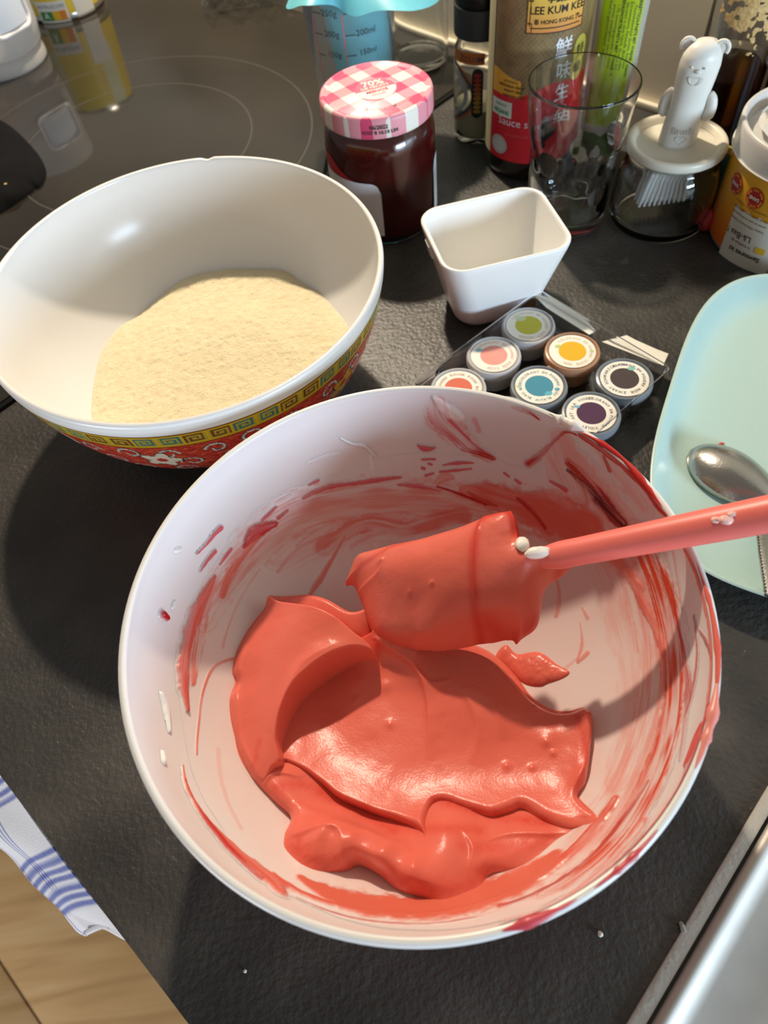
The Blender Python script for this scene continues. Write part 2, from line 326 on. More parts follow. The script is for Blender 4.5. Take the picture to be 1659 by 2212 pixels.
def decor_colors(nu, zs):
    """flat print of the outside: white, yellow fret border, red scrollwork, blue petals"""
    th = np.linspace(0, 2*PI, nu, endpoint=False)[:, None]; z = np.asarray(zs)[None]; sh = (nu, len(zs))
    U = np.broadcast_to(th, sh); Zz = np.broadcast_to(z, sh)
    W = np.array(srgb(228, 226, 222)); Y = np.array(srgb(206, 172, 38)); G = np.array(srgb(70, 120, 112)); BR = np.array(srgb(120, 70, 36)); RD = np.array(srgb(190, 62, 46)); DK = np.array(srgb(40, 38, 42)); BL = np.array(srgb(72, 98, 130)); PK = np.array(srgb(214, 150, 140))
    C = np.broadcast_to(W, sh+(3,)).copy()
    def put(m, c): C[m] = c
    yb0, yb1 = .0835, .0955
    put((Zz < yb1) & (Zz > yb0), Y); put((Zz < yb0) & (Zz > .026), RD)
    n = fbm(U*40, Zz*900, 3, 5); put((Zz < yb0) & (Zz > .026) & (n > .55), np.array(srgb(158, 44, 34))); put((Zz < yb0) & (Zz > .026) & (n < .30), np.array(srgb(206, 96, 64)))
    # fret keys
    nk = 56; k = U/(2*PI)*nk; kc = np.floor(k).astype(int); kx = (k-kc); ky = (Zz-.0845)/(.0945-.0845)
    kx2 = np.where(kc % 2 == 0, kx, 1-kx); inside = (ky > .1) & (ky < .9) & (kx2 > .06) & (kx2 < .94)
    px = np.clip(((kx2-.06)/.88*9).astype(int), 0, 8); py = np.clip(((ky-.1)/.8*7).astype(int), 0, 6)
    bmp = np.array([[int(c) for c in r] for r in ("111111110", "100000010", "101111010", "101001010", "101000010", "101111110", "100000000")])
    on = bmp[6-py, px] == 1
    put(inside, np.array(srgb(176, 160, 60))); g = (kc//2) % 2 == 0
    put(inside & on & g, G); put(inside & on & ~g, BR)
    put((abs(Zz-yb1) < .0005) | (abs(Zz-yb0) < .0005), np.array(srgb(120, 74, 24)))
    # scrolls
    r0 = random.Random(9)
    for row, (zc, rad) in enumerate(((.0745, .0062), (.0610, .0066), (.0475, .0062), (.0365, .005))):
        R = float(np.interp(zc, [.02, .045, .075, .1], [.07, .092, .111, .119])); N = 30
        for q in range(N):
            t0 = (q+.5*(row % 2))*2*PI/N+r0.uniform(-.03, .03); dx = (((U-t0+PI) % (2*PI))-PI)*R; dz = Zz-zc+.0012*math.sin(q*2.3); sg = 1 if (q+row) % 2 else -1
            rr = np.hypot(dx, dz); an = np.arctan2(dz, dx*sg); sp = rad*(.35+.65*((an+PI)/(2*PI)))
            m = (abs(rr-sp) < .00125) & (rr < rad*1.15); put(m, DK); put((abs(rr-sp) < .0007) & (rr < rad*1.15), np.array(srgb(206, 196, 186)))
    # flowers, medallions and slanted bars
    for q in range(6):
        t0 = q*PI/3+.35; dx = (((U-t0+PI) % (2*PI))-PI)*.108; dz = Zz-.066; rr = np.hypot(dx, dz); an = np.arctan2(dz, dx)
        put(rr < .0098+.0022*np.cos(5*an), DK); put(rr < .0088+.0022*np.cos(5*an), np.array(srgb(206, 160, 48)) if q % 2 else np.array(srgb(226, 214, 190))); put(rr < .003, RD)
        dx2 = (((U-t0-.5+PI) % (2*PI))-PI)*.112; dz2 = Zz-.0715; e = np.hypot(dx2/.013, dz2/.0075)
        if q % 2: put(e < 1, DK); put(e < .9, np.array(srgb(232, 226, 214))); put((e < .7) & ((abs(dx2) < .001) | (abs(dz2-.001) < .0009) | (abs(dz2+.003+dx2*.4) < .0008)), DK)
    m = (Zz < .030) & (Zz > .010); put(m, W); pet = (U/(2*PI)*64) % 1; pz = (Zz-.010)/.02
    put(m & (abs(pet-.5) < .5*np.sqrt(np.clip(1-pz, 0, 1))), BL); put(m & (abs(pet-.5) < .28*np.sqrt(np.clip(.8-pz, 0, 1))), np.array(srgb(200, 206, 214)))
    return C.reshape(-1, 3)
OUT = catmull([(.1195, .1018), (.1190, .0965), (.1160, .0835), (.1105, .066), (.1015, .047), (.089, .030), (.0755, .0165), (.066, .0090), (.0640, .0065)], 14)
def bowl(name, label, group, c, rot, notch=None, n=160):
    t = thing(name, label, 'bowl', (c[0], c[1], 0), group)
    zs = ZR-(ZR-.0006-Z0)*np.linspace(0, 1, 46)**1.0; zs = np.r_[zs, Z0]
    inn = [(r_in(z), z) for z in zs][::-1]; inn[0] = (0, Z0)
    prof = inn+[(.1170, .10490), (.1178, .10515), (.1187, .1050), (.1194, .1043), (.1197, .1030), (.1195, .1018)]
    pr = np.array(prof); th = np.linspace(0, 2*PI, n, endpoint=False); V = np.empty((n, len(pr), 3))
    V[..., 0] = np.cos(th)[:, None]*pr[:, 0]; V[..., 1] = np.sin(th)[:, None]*pr[:, 0]; V[..., 2] = pr[:, 1]
    if notch is not None:
        dt = ((th-notch+PI) % (2*PI)-PI); w = np.clip(1-abs(dt)/.035, 0, 1)*np.where(dt > 0, .35, 1.0)
        V[:, -9:, 2] -= (w*.0022)[:, None]
    mesh('shell', V.reshape(-1, 3), grid_faces(n, len(pr), True), M_mel, t)
    no = 1440; th = np.linspace(0, 2*PI, no, endpoint=False)
    if 'dec' not in _tc:
        V = np.empty((no, len(OUT), 3)); V[..., 0] = np.cos(th)[:, None]*OUT[:, 0]; V[..., 1] = np.sin(th)[:, None]*OUT[:, 0]; V[..., 2] = OUT[:, 1]
        _tc['dec'] = mesh('printed_outside', V.reshape(-1, 3), grid_faces(no, len(OUT), True), M_dec, t, col=decor_colors(no, OUT[:, 1])); o = _tc['dec']
    else: o = _tc['dec'].copy(); COL.objects.link(o); o.parent = t
    o.rotation_euler = (0, 0, rot)
    lathe('foot_ring', [(.0640, .0068), (.0630, .0), (.0595, .0), (.0585, .0075), (.0, .0085)], M_mel, t, n=96)
    return t
def fine_outside():
    z = np.interp(np.linspace(0, 1, 150), np.linspace(0, 1, len(OUT)), OUT[:, 1]); r = np.interp(np.linspace(0, 1, 150), np.linspace(0, 1, len(OUT)), OUT[:, 0]); return np.c_[r, z]
OUT = fine_outside()
na = onbowl(447, 332, CB); notch = math.atan2(na[1]-CB[1], na[0]-CB[0])
bowl('mixing_bowl', 'large white melamine bowl holding the red cream and the coral spatula', 'two large melamine bowls', CF, 0.3)
bowl('mixing_bowl', 'large bowl with patterned red and yellow outside, holding pale flour mixture', 'two large melamine bowls', CB, 0.0, notch)

# ------------------------------------------------------------------ sculpted masses
def sculpt(name, outline, ctrl, m, parent, res, edge, base, lips=(), peaks=(), extra=None, origin=(0, 0), color=None, slab=None, lam=4e-5, closed_n=7, power=.5):
    """a mass whose top runs through the control points and whose edge rolls down onto base(X, Y)"""
    ol = catmull(np.array(outline)[:, :3], closed_n, True); lo = ol[:, :2].min(0)-2*res; hi = ol[:, :2].max(0)+2*res
    nx, ny = (np.ceil((hi-lo)/res).astype(int)+1); X, Y = np.meshgrid(lo[0]+res*np.arange(nx), lo[1]+res*np.arange(ny), indexing='ij')
    ins = inpoly(X, Y, ol); use = ins.copy()
    cell = ins[:-1, :-1] | ins[1:, :-1] | ins[1:, 1:] | ins[:-1, 1:]
    use[:-1, :-1] |= cell; use[1:, :-1] |= cell; use[1:, 1:] |= cell; use[:-1, 1:] |= cell
    ids = np.full(X.shape, -1); ids[use] = np.arange(use.sum()); x = X[use].copy(); y = Y[use].copy(); inn = ins[use]
    olc = np.vstack([ol, ol[:1]]); bd = np.full(x.shape, 1e9); nxp = x.copy(); nyp = y.copy()
    for i in range(len(ol)):
        a, b = olc[i][:2], olc[i+1][:2]; d = b-a; t = np.clip(((x-a[0])*d[0]+(y-a[1])*d[1])/(d@d+1e-18), 0, 1); qx = a[0]+t*d[0]; qy = a[1]+t*d[1]; D = (x-qx)**2+(y-qy)**2; mk = D < bd
        bd = np.where(mk, D, bd); nxp = np.where(mk, qx, nxp); nyp = np.where(mk, qy, nyp)
    dist = np.where(inn, np.sqrt(bd), 0); x = np.where(inn, x, nxp); y = np.where(inn, y, nyp)
    h = TPS(ctrl, lam)(x, y)
    for poly, amp, wl, wr in lips:
        pl = catmull(np.array(poly)[:, :2], 6); dd, sd, pr = segdist(x, y, pl)
        am = np.interp(pr, np.linspace(0, 1, len(amp)), amp) if np.ndim(amp) else amp
        fade = np.where((pr <= 0) | (pr >= 1), np.exp(-(dd/.003)**2), 1)
        h = h+am*fade*np.where(sd >= 0, np.exp(-(dd/wl)**1.3), np.exp(-(dd/wr)**1.6))
    for px, py, amp, w in peaks: h = h+amp*np.exp(-np.hypot(x-px, y-py)/w)
    if extra is not None: h = h+extra(x, y)
    e = edge(x, y) if callable(edge) else edge
    k = np.clip(dist/e, 0, 1); k = (1-(1-k)**2)**power
    c0 = grid = None
    nxg, nyg = X.shape; I, J = np.nonzero(cell); F = np.stack([ids[I, J], ids[I+1, J], ids[I+1, J+1], ids[I, J+1]], -1)
    if slab is None:
        b = base(x, y); z = b+np.maximum(h-b, 0.0006)*k; V = np.c_[x-origin[0], y-origin[1], z]; cc = color(x, y, dist, h) if color else None
        return mesh(name, V, F, m, parent, col=cc)
    th = slab(x, y) if callable(slab) else slab; mid = h-th*.55; zt = mid+(h-mid)*k; zb = mid-(th*.45)*k; N = len(x)
    V = np.r_[np.c_[x-origin[0], y-origin[1], zt], np.c_[x-origin[0], y-origin[1], zb]]; cc = color(x, y, dist, h) if color else None
    return mesh(name, V, np.r_[F, F[:, ::-1]+N], m, parent, col=None if cc is None else np.r_[cc, cc])
def Q(u, v, z): p = P(u, v, z); return (p[0], p[1], z)
def OB(u, v, c=CF, dz=0.0): p = onbowl(u, v, c); return (p[0], p[1], p[2]+dz)

# ------------------------------------------------------------------ flour in the back bowl
def flour():
    ol = [OB(u, v, CB) for u, v in [(197, 900), (200, 840), (215, 770), (252, 712), (300, 680), (345, 640), (400, 602), (470, 584), (540, 580), (612, 584), (655, 612), (690, 632), (720, 662), (752, 705)]]
    ol = ol[:1]+ol[1:]; R = .094
    for a in (-16, -40, -65, -90, -115, -135): ol.append((CB[0]+R*math.cos(math.radians(a)), CB[1]+R*math.sin(math.radians(a)), .045))
    ctrl = [(p[0], p[1], p[2]+.003) for p in ol]+[Q(u, v, z) for u, v, z in [(450, 650, .0435), (560, 640, .0435), (640, 660, .044), (350, 730, .044), (300, 800, .044), (450, 720, .0485), (560, 700, .0495), (660, 720, .0485), (400, 800, .048), (540, 790, .049), (640, 790, .049), (300, 880, .046), (430, 870, .048)]]
    def ex(x, y): return .0016*(fbm(x*260, y*260, 4, 2)-.45)+  .0013*(fbm(x*60+3, y*60, 3, 8)-.45)
    def colr(x, y, d, h):
        t = fbm(x*300, y*300, 3, 11)[:, None]; a = np.array((.76, .64, .40)); b = np.array((.86, .76, .54)); w = np.array((.80, .76, .66))
        c = a*(1-t)+b*t; e = (.55*np.exp(-d/.004)*vnoise(x*500, y*500, 4))[:, None]; return c*(1-e)+w*e
    o = sculpt('flour', ol, ctrl, mat('ground_almond_flour', (.7, .6, .4), .95, spec=.1, attr='Col', bump=[(1400, .8, 2), (500, .6, 3)]), None, .0006, .012, lambda x, y: z_in(np.hypot(x-CB[0], y-CB[1]))-.0008, extra=ex, color=colr, origin=CB)
    o.location = (CB[0], CB[1], 0); tag(o, 'pale yellow heap of ground flour inside the patterned bowl', 'flour', kind='stuff')
flour()

# ------------------------------------------------------------------ red cream in the front bowl
CORAL = (.72, .145, .098); PINK = (.74, .27, .21); RED = (.50, .022, .018); DARK = (.13, .012, .012); ROSE = (.66, .10, .12); WHT = (.84, .80, .76)
M_cream = mat('red_cream', CORAL, rough=.30, spec=.35, sss=.2, sssr=(.004, .0012, .0008), attr='Col', bump=[(900, .10, 2), (130, .12, 2)])
cream = thing('red_cream', 'glossy coral red whipped cream swirled in the front bowl', 'cream', (CF[0], CF[1], .011))
def cream_body():
    ol = [OB(u, v) for u, v in [(622, 1762)][:0]]
    ol += [Q(u, v, z) for u, v, z in [(622, 1762, .047), (613, 1800, .049), (617, 1842, .050), (650, 1878, .050), (700, 1886, .050), (745, 1882, .050), (772, 1866, .053), (815, 1888, .052), (860, 1924, .052), (930, 1947, .052), (985, 1955, .051), (1035, 1930, .050), (1058, 1892, .049), (1110, 1880, .049), (1160, 1860, .050), (1192, 1830, .050), (1237, 1800, .053), (1288, 1782, .056), (1294, 1762, .056)]]
    ol += [OB(u, v) for u, v in [(1252, 1718), (1270, 1680), (1280, 1610), (1284, 1545), (1266, 1521), (1230, 1533), (1190, 1530), (1150, 1505), (1110, 1455), (1060, 1412), (1000, 1392), (940, 1392), (885, 1388), (848, 1374), (822, 1354), (808, 1338), (795, 1348), (772, 1356), (730, 1327), (685, 1304), (640, 1294), (600, 1288), (577, 1287), (570, 1315), (540, 1350), (510, 1400), (498, 1448), (506, 1475), (492, 1505), (492, 1545), (500, 1580), (512, 1630), (545, 1682), (592, 1732)]]
    ct = [Q(*p) for p in [(590, 1296, .040), (640, 1296, .043), (700, 1315, .046), (770, 1365, .044), (560, 1420, .040), (540, 1500, .040), (545, 1580, .041), (562, 1645, .044), (620, 1440, .034),
        (665, 1510, .026), (700, 1465, .026), (800, 1550, .028), (800, 1650, .031), (720, 1655, .035), (900, 1590, .029), (900, 1690, .036), (1000, 1600, .030), (1000, 1690, .036), (1100, 1600, .030), (1100, 1700, .036), (1200, 1620, .032), (1200, 1710, .038), (1258, 1640, .038), (850, 1420, .028), (950, 1402, .026), (1080, 1450, .024), (1190, 1548, .028), (1255, 1538, .034), (1000, 1490, .028),
        (600, 1680, .0455), (650, 1710, .0435), (710, 1750, .0435), (780, 1782, .0465), (840, 1808, .0500), (890, 1840, .054),
        (650, 1782, .052), (700, 1792, .055), (760, 1805, .058), (830, 1835, .061), (885, 1868, .062), (640, 1825, .054), (700, 1845, .056), (760, 1845, .058), (850, 1890, .059), (960, 1800, .054), (950, 1865, .059), (1000, 1905, .056), (1050, 1855, .054), (1040, 1800, .049), (1120, 1800, .0485), (1150, 1838, .051), (1200, 1805, .050), (1250, 1790, .053), (1280, 1778, .057), (950, 1760, .047), (1080, 1785, .0465), (1150, 1775, .0465)]]
    q = lambda L, z: [Q(u, v, z)[:2] for u, v in L]
    lips = [
        (q([(640, 1800), (700, 1780), (735, 1795), (740, 1850)], .055), [.0008, .0016, .0018, .0006], .0035, .0012),
        (q([(690, 1850), (684, 1810), (715, 1778), (780, 1790), (850, 1815), (895, 1850), (890, 1900)], .058), [.0006, .0018, .0020, .0018, .0022, .0024, .001], .0050, .0030),
        (q([(1000, 1790), (1020, 1830), (1012, 1880)], .054), [.0004, .0016, .0002], .004, .0008),
        (q([(640, 1735), (720, 1770), (800, 1800), (850, 1830)], .048), [.0004, .0012, .0014, .0004], .0012, .003),
        (q([(560, 1700), (590, 1665), (640, 1668)], .049), [.0004, .0018, .0006], .003, .0010),
        (q([(1040, 1820), (1100, 1800), (1180, 1800), (1240, 1800)], .050), [.0003, .0010, .0012, .0006], .0030, .0010)]
    sheet = [Q(*p) for p in [(588, 1626, .052), (612, 1640, .0505), (645, 1655, .0500), (685, 1684, .0500), (725, 1716, .0510), (790, 1744, .0525), (860, 1772, .0545), (902, 1798, .0560), (922, 1842, .0560), (933, 1805, .0530), (930, 1770, .0505), (950, 1738, .0490), (1000, 1754, .0480), (1060, 1769, .0490), (1110, 1753, .0500), (1132, 1745, .0505), (1175, 1772, .0515), (1235, 1788, .0545), (1284, 1774, .0580), (1293, 1760, .0580), (1254, 1718, .0510), (1272, 1680, .0500), (1282, 1610, .0485), (1286, 1545, .0455), (1267, 1521, .0435), (1230, 1533, .0400), (1190, 1530, .0360), (1150, 1503, .0350), (1110, 1455, .0345), (1060, 1412, .0340), (1000, 1392, .0350), (940, 1392, .0370), (885, 1388, .0415), (848, 1374, .0450), (824, 1356, .0500), (808, 1318, .0620), (796, 1350, .0510), (770, 1362, .0480), (720, 1385, .0400), (620, 1450, .0350), (560, 1560, .0350), (565, 1620, .0430)]]
    sct = [Q(*p) for p in [(665, 1510, .0310), (700, 1465, .0290), (745, 1440, .0320), (690, 1570, .0345), (650, 1600, .0385), (800, 1550, .0365), (800, 1650, .0395), (720, 1650, .0395), (705, 1688, .0430), (800, 1722, .0445), (880, 1762, .0475), (908, 1800, .0540), (900, 1590, .0385), (900, 1690, .0410), (1000, 1600, .0395), (1000, 1690, .0420), (1100, 1600, .0405), (1100, 1700, .0435), (1180, 1620, .0420), (1200, 1700, .0455), (1230, 1610, .0440), (1258, 1640, .0470), (780, 1470, .0355), (830, 1430, .0390), (820, 1378, .0470), (850, 1400, .0445), (890, 1432, .0415), (900, 1500, .0380), (950, 1450, .0400), (950, 1410, .0380), (1020, 1420, .0360), (1080, 1460, .0360), (1130, 1510, .0365), (1190, 1550, .0390), (1255, 1538, .0440), (1000, 1480, .0415), (1060, 1500, .0405), (1110, 1545, .0410), (1190, 1580, .0420), (1000, 1745, .0470), (1120, 1740, .0485), (1240, 1775, .0535)]]
    slips = [
        (q([(820, 1395), (880, 1430), (912, 1470), (926, 1540), (924, 1640)], .041), [.0015, .0019, .0020, .0016, 0], .006, .0013),
        (q([(1000, 1490), (1025, 1540), (1032, 1590), (1015, 1650)], .041), [.0008, .0016, .0014, 0], .005, .0018),
        (q([(1055, 1505), (1078, 1550), (1082, 1600)], .041), [.0005, .0013, 0], .005, .0018),
        (q([(1262, 1528), (1278, 1580), (1272, 1640), (1252, 1675), (1238, 1720), (1262, 1755), (1288, 1768)], .048), [.001, .0022, .0024, .002, .0015, .0016, .001], .0016, .0018),
        (q([(860, 1385), (890, 1405), (895, 1440), (930, 1475), (985, 1462)], .041), [.001, .0024, .0026, .0014, 0], .0010, .005)]
    fold = [Q(*p) for p in [(609, 1640, .0500), (601, 1590, .0525), (612, 1530, .0545), (640, 1475, .0555), (690, 1430, .0565), (740, 1405, .0565), (778, 1402, .0545), (815, 1414, .0500), (802, 1386, .0525), (766, 1357, .0560), (731, 1327, .0580), (690, 1306, .0575), (640, 1296, .0540), (602, 1291, .0510), (577, 1283, .0510), (567, 1315, .0460), (540, 1350, .0440), (512, 1400, .0430), (500, 1448, .0430), (508, 1475, .0430), (494, 1505, .0430), (494, 1545, .0430), (503, 1585, .0440), (516, 1632, .0450), (545, 1682, .0460), (572, 1692, .0470), (590, 1662, .0490)]]
    fct = [p for p in fold]+[Q(*p) for p in [(600, 1350, .0515), (560, 1420, .0500), (540, 1500, .0490), (545, 1580, .0490), (568, 1640, .0495), (660, 1365, .0555), (700, 1372, .0560), (640, 1420, .0545), (590, 1500, .0525), (577, 1580, .0515)]]
    flips = [(q([(528, 1400), (514, 1450), (512, 1520), (520, 1600), (560, 1670)], .045), [.0004, .0012, .0013, .0012, .0004], .0012, .0040), (q([(720, 1398), (660, 1432), (615, 1500), (595, 1580)], .054), [.0006, .0010, .0010, .0004], .0030, .0030)]
    pk = []; spk = [(*Q(808, 1330, .056)[:2], .010, .0018), (*Q(592, 1630, .055)[:2], .005, .0018)]; fpk = [(*Q(582, 1289, .053)[:2], .003, .0018)]
    def ex(x, y):
        b = .0009*(fbm(x*70, y*70, 3, 21)-.45)
        for u, v, r, a in ((1180, 1600, .0022, .0011), (1195, 1625, .0013, .0009), (1095, 1650, .0016, .0008), (1150, 1655, .0013, .0007), (830, 1470, .003, .001), (765, 1500, .002, .0007), (840, 1555, .002, .0008), (1160, 1515, .0013, .0012)):
            p = Q(u, v, .044); b = b+a*np.exp(-((x-p[0])**2+(y-p[1])**2)/r**2)
        return b
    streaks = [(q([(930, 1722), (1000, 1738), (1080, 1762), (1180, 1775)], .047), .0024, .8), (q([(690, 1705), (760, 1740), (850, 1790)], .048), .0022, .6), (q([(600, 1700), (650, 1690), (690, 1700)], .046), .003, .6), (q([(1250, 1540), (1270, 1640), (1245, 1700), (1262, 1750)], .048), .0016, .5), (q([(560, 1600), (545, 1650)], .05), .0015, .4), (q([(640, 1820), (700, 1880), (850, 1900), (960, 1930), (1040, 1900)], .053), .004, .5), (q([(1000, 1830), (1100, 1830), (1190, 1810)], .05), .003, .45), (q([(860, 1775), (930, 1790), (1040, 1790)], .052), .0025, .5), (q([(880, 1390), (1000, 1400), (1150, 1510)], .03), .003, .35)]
    def colr(x, y, d, h):
        c = np.broadcast_to(np.array(CORAL), x.shape+(3,)).copy(); w = fbm(x*55+.5*fbm(x*90, y*90, 2, 3), y*140, 3, 33); t = (.30*sstep(.5, .75, w))[:, None]; c = c*(1-t)+np.array((.62, .06, .035))*t
        t = (.25*sstep(.5, .8, fbm(x*60, y*40, 3, 44)))[:, None]; c = c*(1-t)+np.array((.75, .20, .13))*t
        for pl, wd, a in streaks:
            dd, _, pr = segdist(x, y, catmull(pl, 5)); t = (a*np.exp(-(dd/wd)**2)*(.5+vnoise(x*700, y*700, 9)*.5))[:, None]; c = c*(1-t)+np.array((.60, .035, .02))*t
        return c
    bz = lambda x, y: z_in(np.hypot(x-CF[0], y-CF[1]))-.0008
    sculpt('swirled_body', ol, ct, M_cream, cream, .00045, .0065, bz, lips, pk, ex, origin=CF, color=colr, lam=1e-5).location.z = -.011
    sculpt('pooled_top', sheet, sct, M_cream, cream, .00042, lambda x, y: np.interp(x, [-.022, .002], [.0024, .0060])*np.where(y > .09, .7, 1), bz, slips, spk, ex, origin=CF, color=colr, lam=1.2e-5, power=.42).location.z = -.011
    sculpt('curled_fold', fold, fct, M_cream, cream, .0004, lambda x, y: np.interp(x, [-.084, -.068], [.0065, .0020]), bz, flips, fpk, lambda x, y: .0005*(fbm(x*70, y*70, 3, 21)-.45), origin=CF, color=colr, lam=1e-5, power=.42).location.z = -.011
    o2 = [OB(u, v) for u, v in [(1092, 1392), (1118, 1412), (1165, 1408), (1205, 1435), (1232, 1452), (1215, 1468), (1185, 1478), (1165, 1485), (1130, 1478), (1100, 1450), (1070, 1420)]]
    sculpt('dollop', o2, [(p[0], p[1], p[2]+.0022) for p in o2]+[(*OB(1150, 1440)[:2], OB(1150, 1440)[2]+.0042)], M_cream, cream, .0005, .004, lambda x, y: z_in(np.hypot(x-CF[0], y-CF[1]))-.0006, origin=CF, color=lambda x, y, d, h: np.broadcast_to(np.array(CORAL), x.shape+(3,)), extra=lambda x, y: .0012*(fbm(x*260, y*260, 3, 5)-.45)).location.z = -.011
cream_body()

# film and smears on the inside wall, built as a thin skin that follows the bowl
def film():
    nt, ns = 1500, 300
    zz = np.r_[Z0, np.linspace(0, 1, 3000)[1:]**2*(ZR-Z0-.0004)+Z0]; rr = r_in(zz); rr[0] = 0
    L = np.r_[0, np.cumsum(np.hypot(np.diff(rr), np.diff(zz)))]; s = np.linspace(.028, L[-1], ns); rs = np.interp(s, L, rr); zs = np.interp(s, L, zz)
    th = np.linspace(-PI, PI, nt, endpoint=False); A = np.zeros((nt, ns)); C = np.tile(np.array(WHT), (nt, ns, 1)); H = np.zeros((nt, ns))
    k = .00028
    def par(u, v):
        p = onbowl(u, v); return math.atan2(p[1]-CF[1], p[0]-CF[0]), float(np.interp(p[2], zz, L))
    def stroke(px, w, dens, col, streak=0., raise_=0., seed=0, fine=1.0, edge=.5):
        P2 = [par(u, v) for u, v in px]; W = [x*k/2 for x in (w if isinstance(w, (list, tuple)) else [w]*len(px))]
        t = np.array([p[0] for p in P2]); t = np.unwrap(t); q = np.array([p[1] for p in P2]); cu = catmull(np.c_[t, q, W], 6)
        wm = max(W)*1.6+.003; r_m = np.interp(q.min(), s, rs); dth = wm/max(r_m, .02)
        i0, i1 = t.min()-dth, t.max()+dth; jj = np.nonzero((s > q.min()-wm) & (s < q.max()+wm))[0]
        if len(jj) == 0: return
        ii = np.nonzero((((th-i0) % (2*PI)) < (i1-i0)))[0]
        j0, j1 = jj[0], jj[-1]+1; T = i0+((th[ii]-i0) % (2*PI)); o = np.argsort(T); ii = ii[o]; T = T[o][:, None]; S = s[None, j0:j1]; R = rs[None, j0:j1]
        best = np.full((len(ii), j1-j0), 1e9); al = np.zeros_like(best); wd = np.full_like(best, 1e-4); sd = np.zeros_like(best); acc = 0.
        for a, b in zip(cu[:-1], cu[1:]):
            rm = np.interp((a[1]+b[1])/2, s, rs); dx = (b[0]-a[0])*rm; dy = b[1]-a[1]; l2 = dx*dx+dy*dy+1e-16
            X = (T-a[0])*(.5*R+.5*rm); Y = S-a[1]; tt = np.clip((X*dx+Y*dy)/l2, 0, 1); ex = X-tt*dx; ey = Y-tt*dy; D = np.sqrt(ex*ex+ey*ey); m = D < best
            best = np.where(m, D, best); al = np.where(m, acc+tt*math.sqrt(l2), al); wd = np.where(m, a[2]+tt*(b[2]-a[2]), wd); sd = np.where(m, np.sign(dx*ey-dy*ex), sd); acc += math.sqrt(l2)
        g = vnoise(al/.004, sd*best/.002+50, seed+1)*.6+vnoise(al/.0015, sd*best/.0009+90, seed+2)*.4
        x = best/(wd*(.65+.7*g)+1e-6); a_ = sstep(1.0, edge, x)*dens
        if streak:
            f = fbm(al/.030+seed*7, sd*best/(.00075*fine)+seed*3+40, 3, seed+5); f2 = vnoise(al/.012+5, sd*best/(.0022*fine)+77, seed+9)
            a_ = a_*(1-streak+streak*1.25*sstep(.30, .66, .62*f/.9+.38*f2))
        a_ = np.clip(a_, 0, 1)
        ix = np.ix_(ii, range(j0, j1)); cc = np.array(col)
        A0 = A[ix]; An = 1-(1-A0)*(1-a_); wgt = np.where(An > 1e-4, a_/np.maximum(An, 1e-4), 0)
        C[ix] = C[ix]*(1-wgt[..., None])+cc*wgt[..., None]; A[ix] = An; H[ix] = np.maximum(H[ix], raise_*sstep(.35, .85, a_)*np.sqrt(np.clip(1-x*x, 0, 1)))
    # thin cream residue over the lower half; its tint also paints coral bounce light
    tt = th[:, None]; veil = sstep(.078, .050, zs[None]+.010*(fbm(tt*2.2+9, tt*0+1, 3, 4)-.5)+.012*np.cos(tt-2.2))*(.30+.16*fbm((tt+PI)*9, s[None]*60, 3, 12)); A = np.maximum(A, veil*.95); C[:] = np.where(veil[..., None] > .02, np.array((.74, .36, .28)), C)
    stroke([(440, 1330), (520, 1210), (620, 1120), (740, 1085), (880, 1075), (1010, 1085), (1120, 1110), (1230, 1150)], [70, 100, 110, 105, 100, 95, 95, 90], .55, CORAL, .85, 0, 1, 1.2)
    stroke([(480, 1280), (560, 1180), (680, 1110), (830, 1090), (980, 1100)], [40, 60, 70, 70, 60], .35, PINK, .5, 0, 2, 2)
    stroke([(600, 1190), (700, 1140), (820, 1110), (960, 1130), (1080, 1150)], 150, .30, PINK, .85, 0, 3, 2)
    stroke([(700, 1180), (790, 1130), (880, 1140), (1000, 1110)], 46, .7, CORAL, .7, .0002, 4, 2)
    stroke([(1290, 1120), (1360, 1200), (1400, 1300), (1420, 1420), (1410, 1540), (1370, 1660), (1310, 1770), (1220, 1860)], [110, 120, 120, 110, 110, 110, 100, 80], .42, CORAL, .95, .0001, 6, 1.2)
    stroke([(1380, 1160), (1430, 1280), (1455, 1400), (1455, 1530), (1430, 1640), (1380, 1750), (1300, 1850), (1180, 1930)], [70, 80, 80, 70, 80, 80, 70, 50], .92, (.64, .07, .025), .85, .0002, 7, 1.1)
    stroke([(1300, 1230), (1340, 1330), (1370, 1440), (1370, 1560), (1340, 1680)], 80, .3, PINK, .85, 0, 8, 1.5)
    stroke([(1440, 1200), (1452, 1250), (1462, 1330), (1480, 1420), (1490, 1480), (1480, 1560), (1470, 1640)], [8, 7, 6, 14, 24, 16, 8], .8, RED, .75, .0002, 9)
    stroke([(1280, 1130), (1330, 1200), (1380, 1270), (1400, 1320), (1432, 1400), (1438, 1500)], [40, 34, 30, 26, 18, 8], .9, CORAL, .35, .0006, 10)
    stroke([(1500, 1330), (1508, 1410), (1500, 1480), (1480, 1550)], [4, 9, 12, 4], .9, RED, .3, .0003, 11)
    stroke([(1513, 1362), (1528, 1385), (1540, 1420)], [6, 12, 10], .9, (.40, .03, .02), .3, .0004, 12)
    stroke([(1517, 1568), (1505, 1600), (1490, 1640), (1483, 1655)], [18, 32, 32, 10], .97, (.62, .035, .02), .15, .0009, 13)
    stroke([(1482, 1660), (1470, 1710), (1430, 1770), (1370, 1840)], [6, 12, 14, 8], .8, RED, .6, .0003, 14)
    stroke([(1380, 1790), (1330, 1850), (1270, 1905), (1190, 1955), (1100, 1985)], [50, 50, 44, 34, 20], .75, CORAL, .9, .0003, 15)
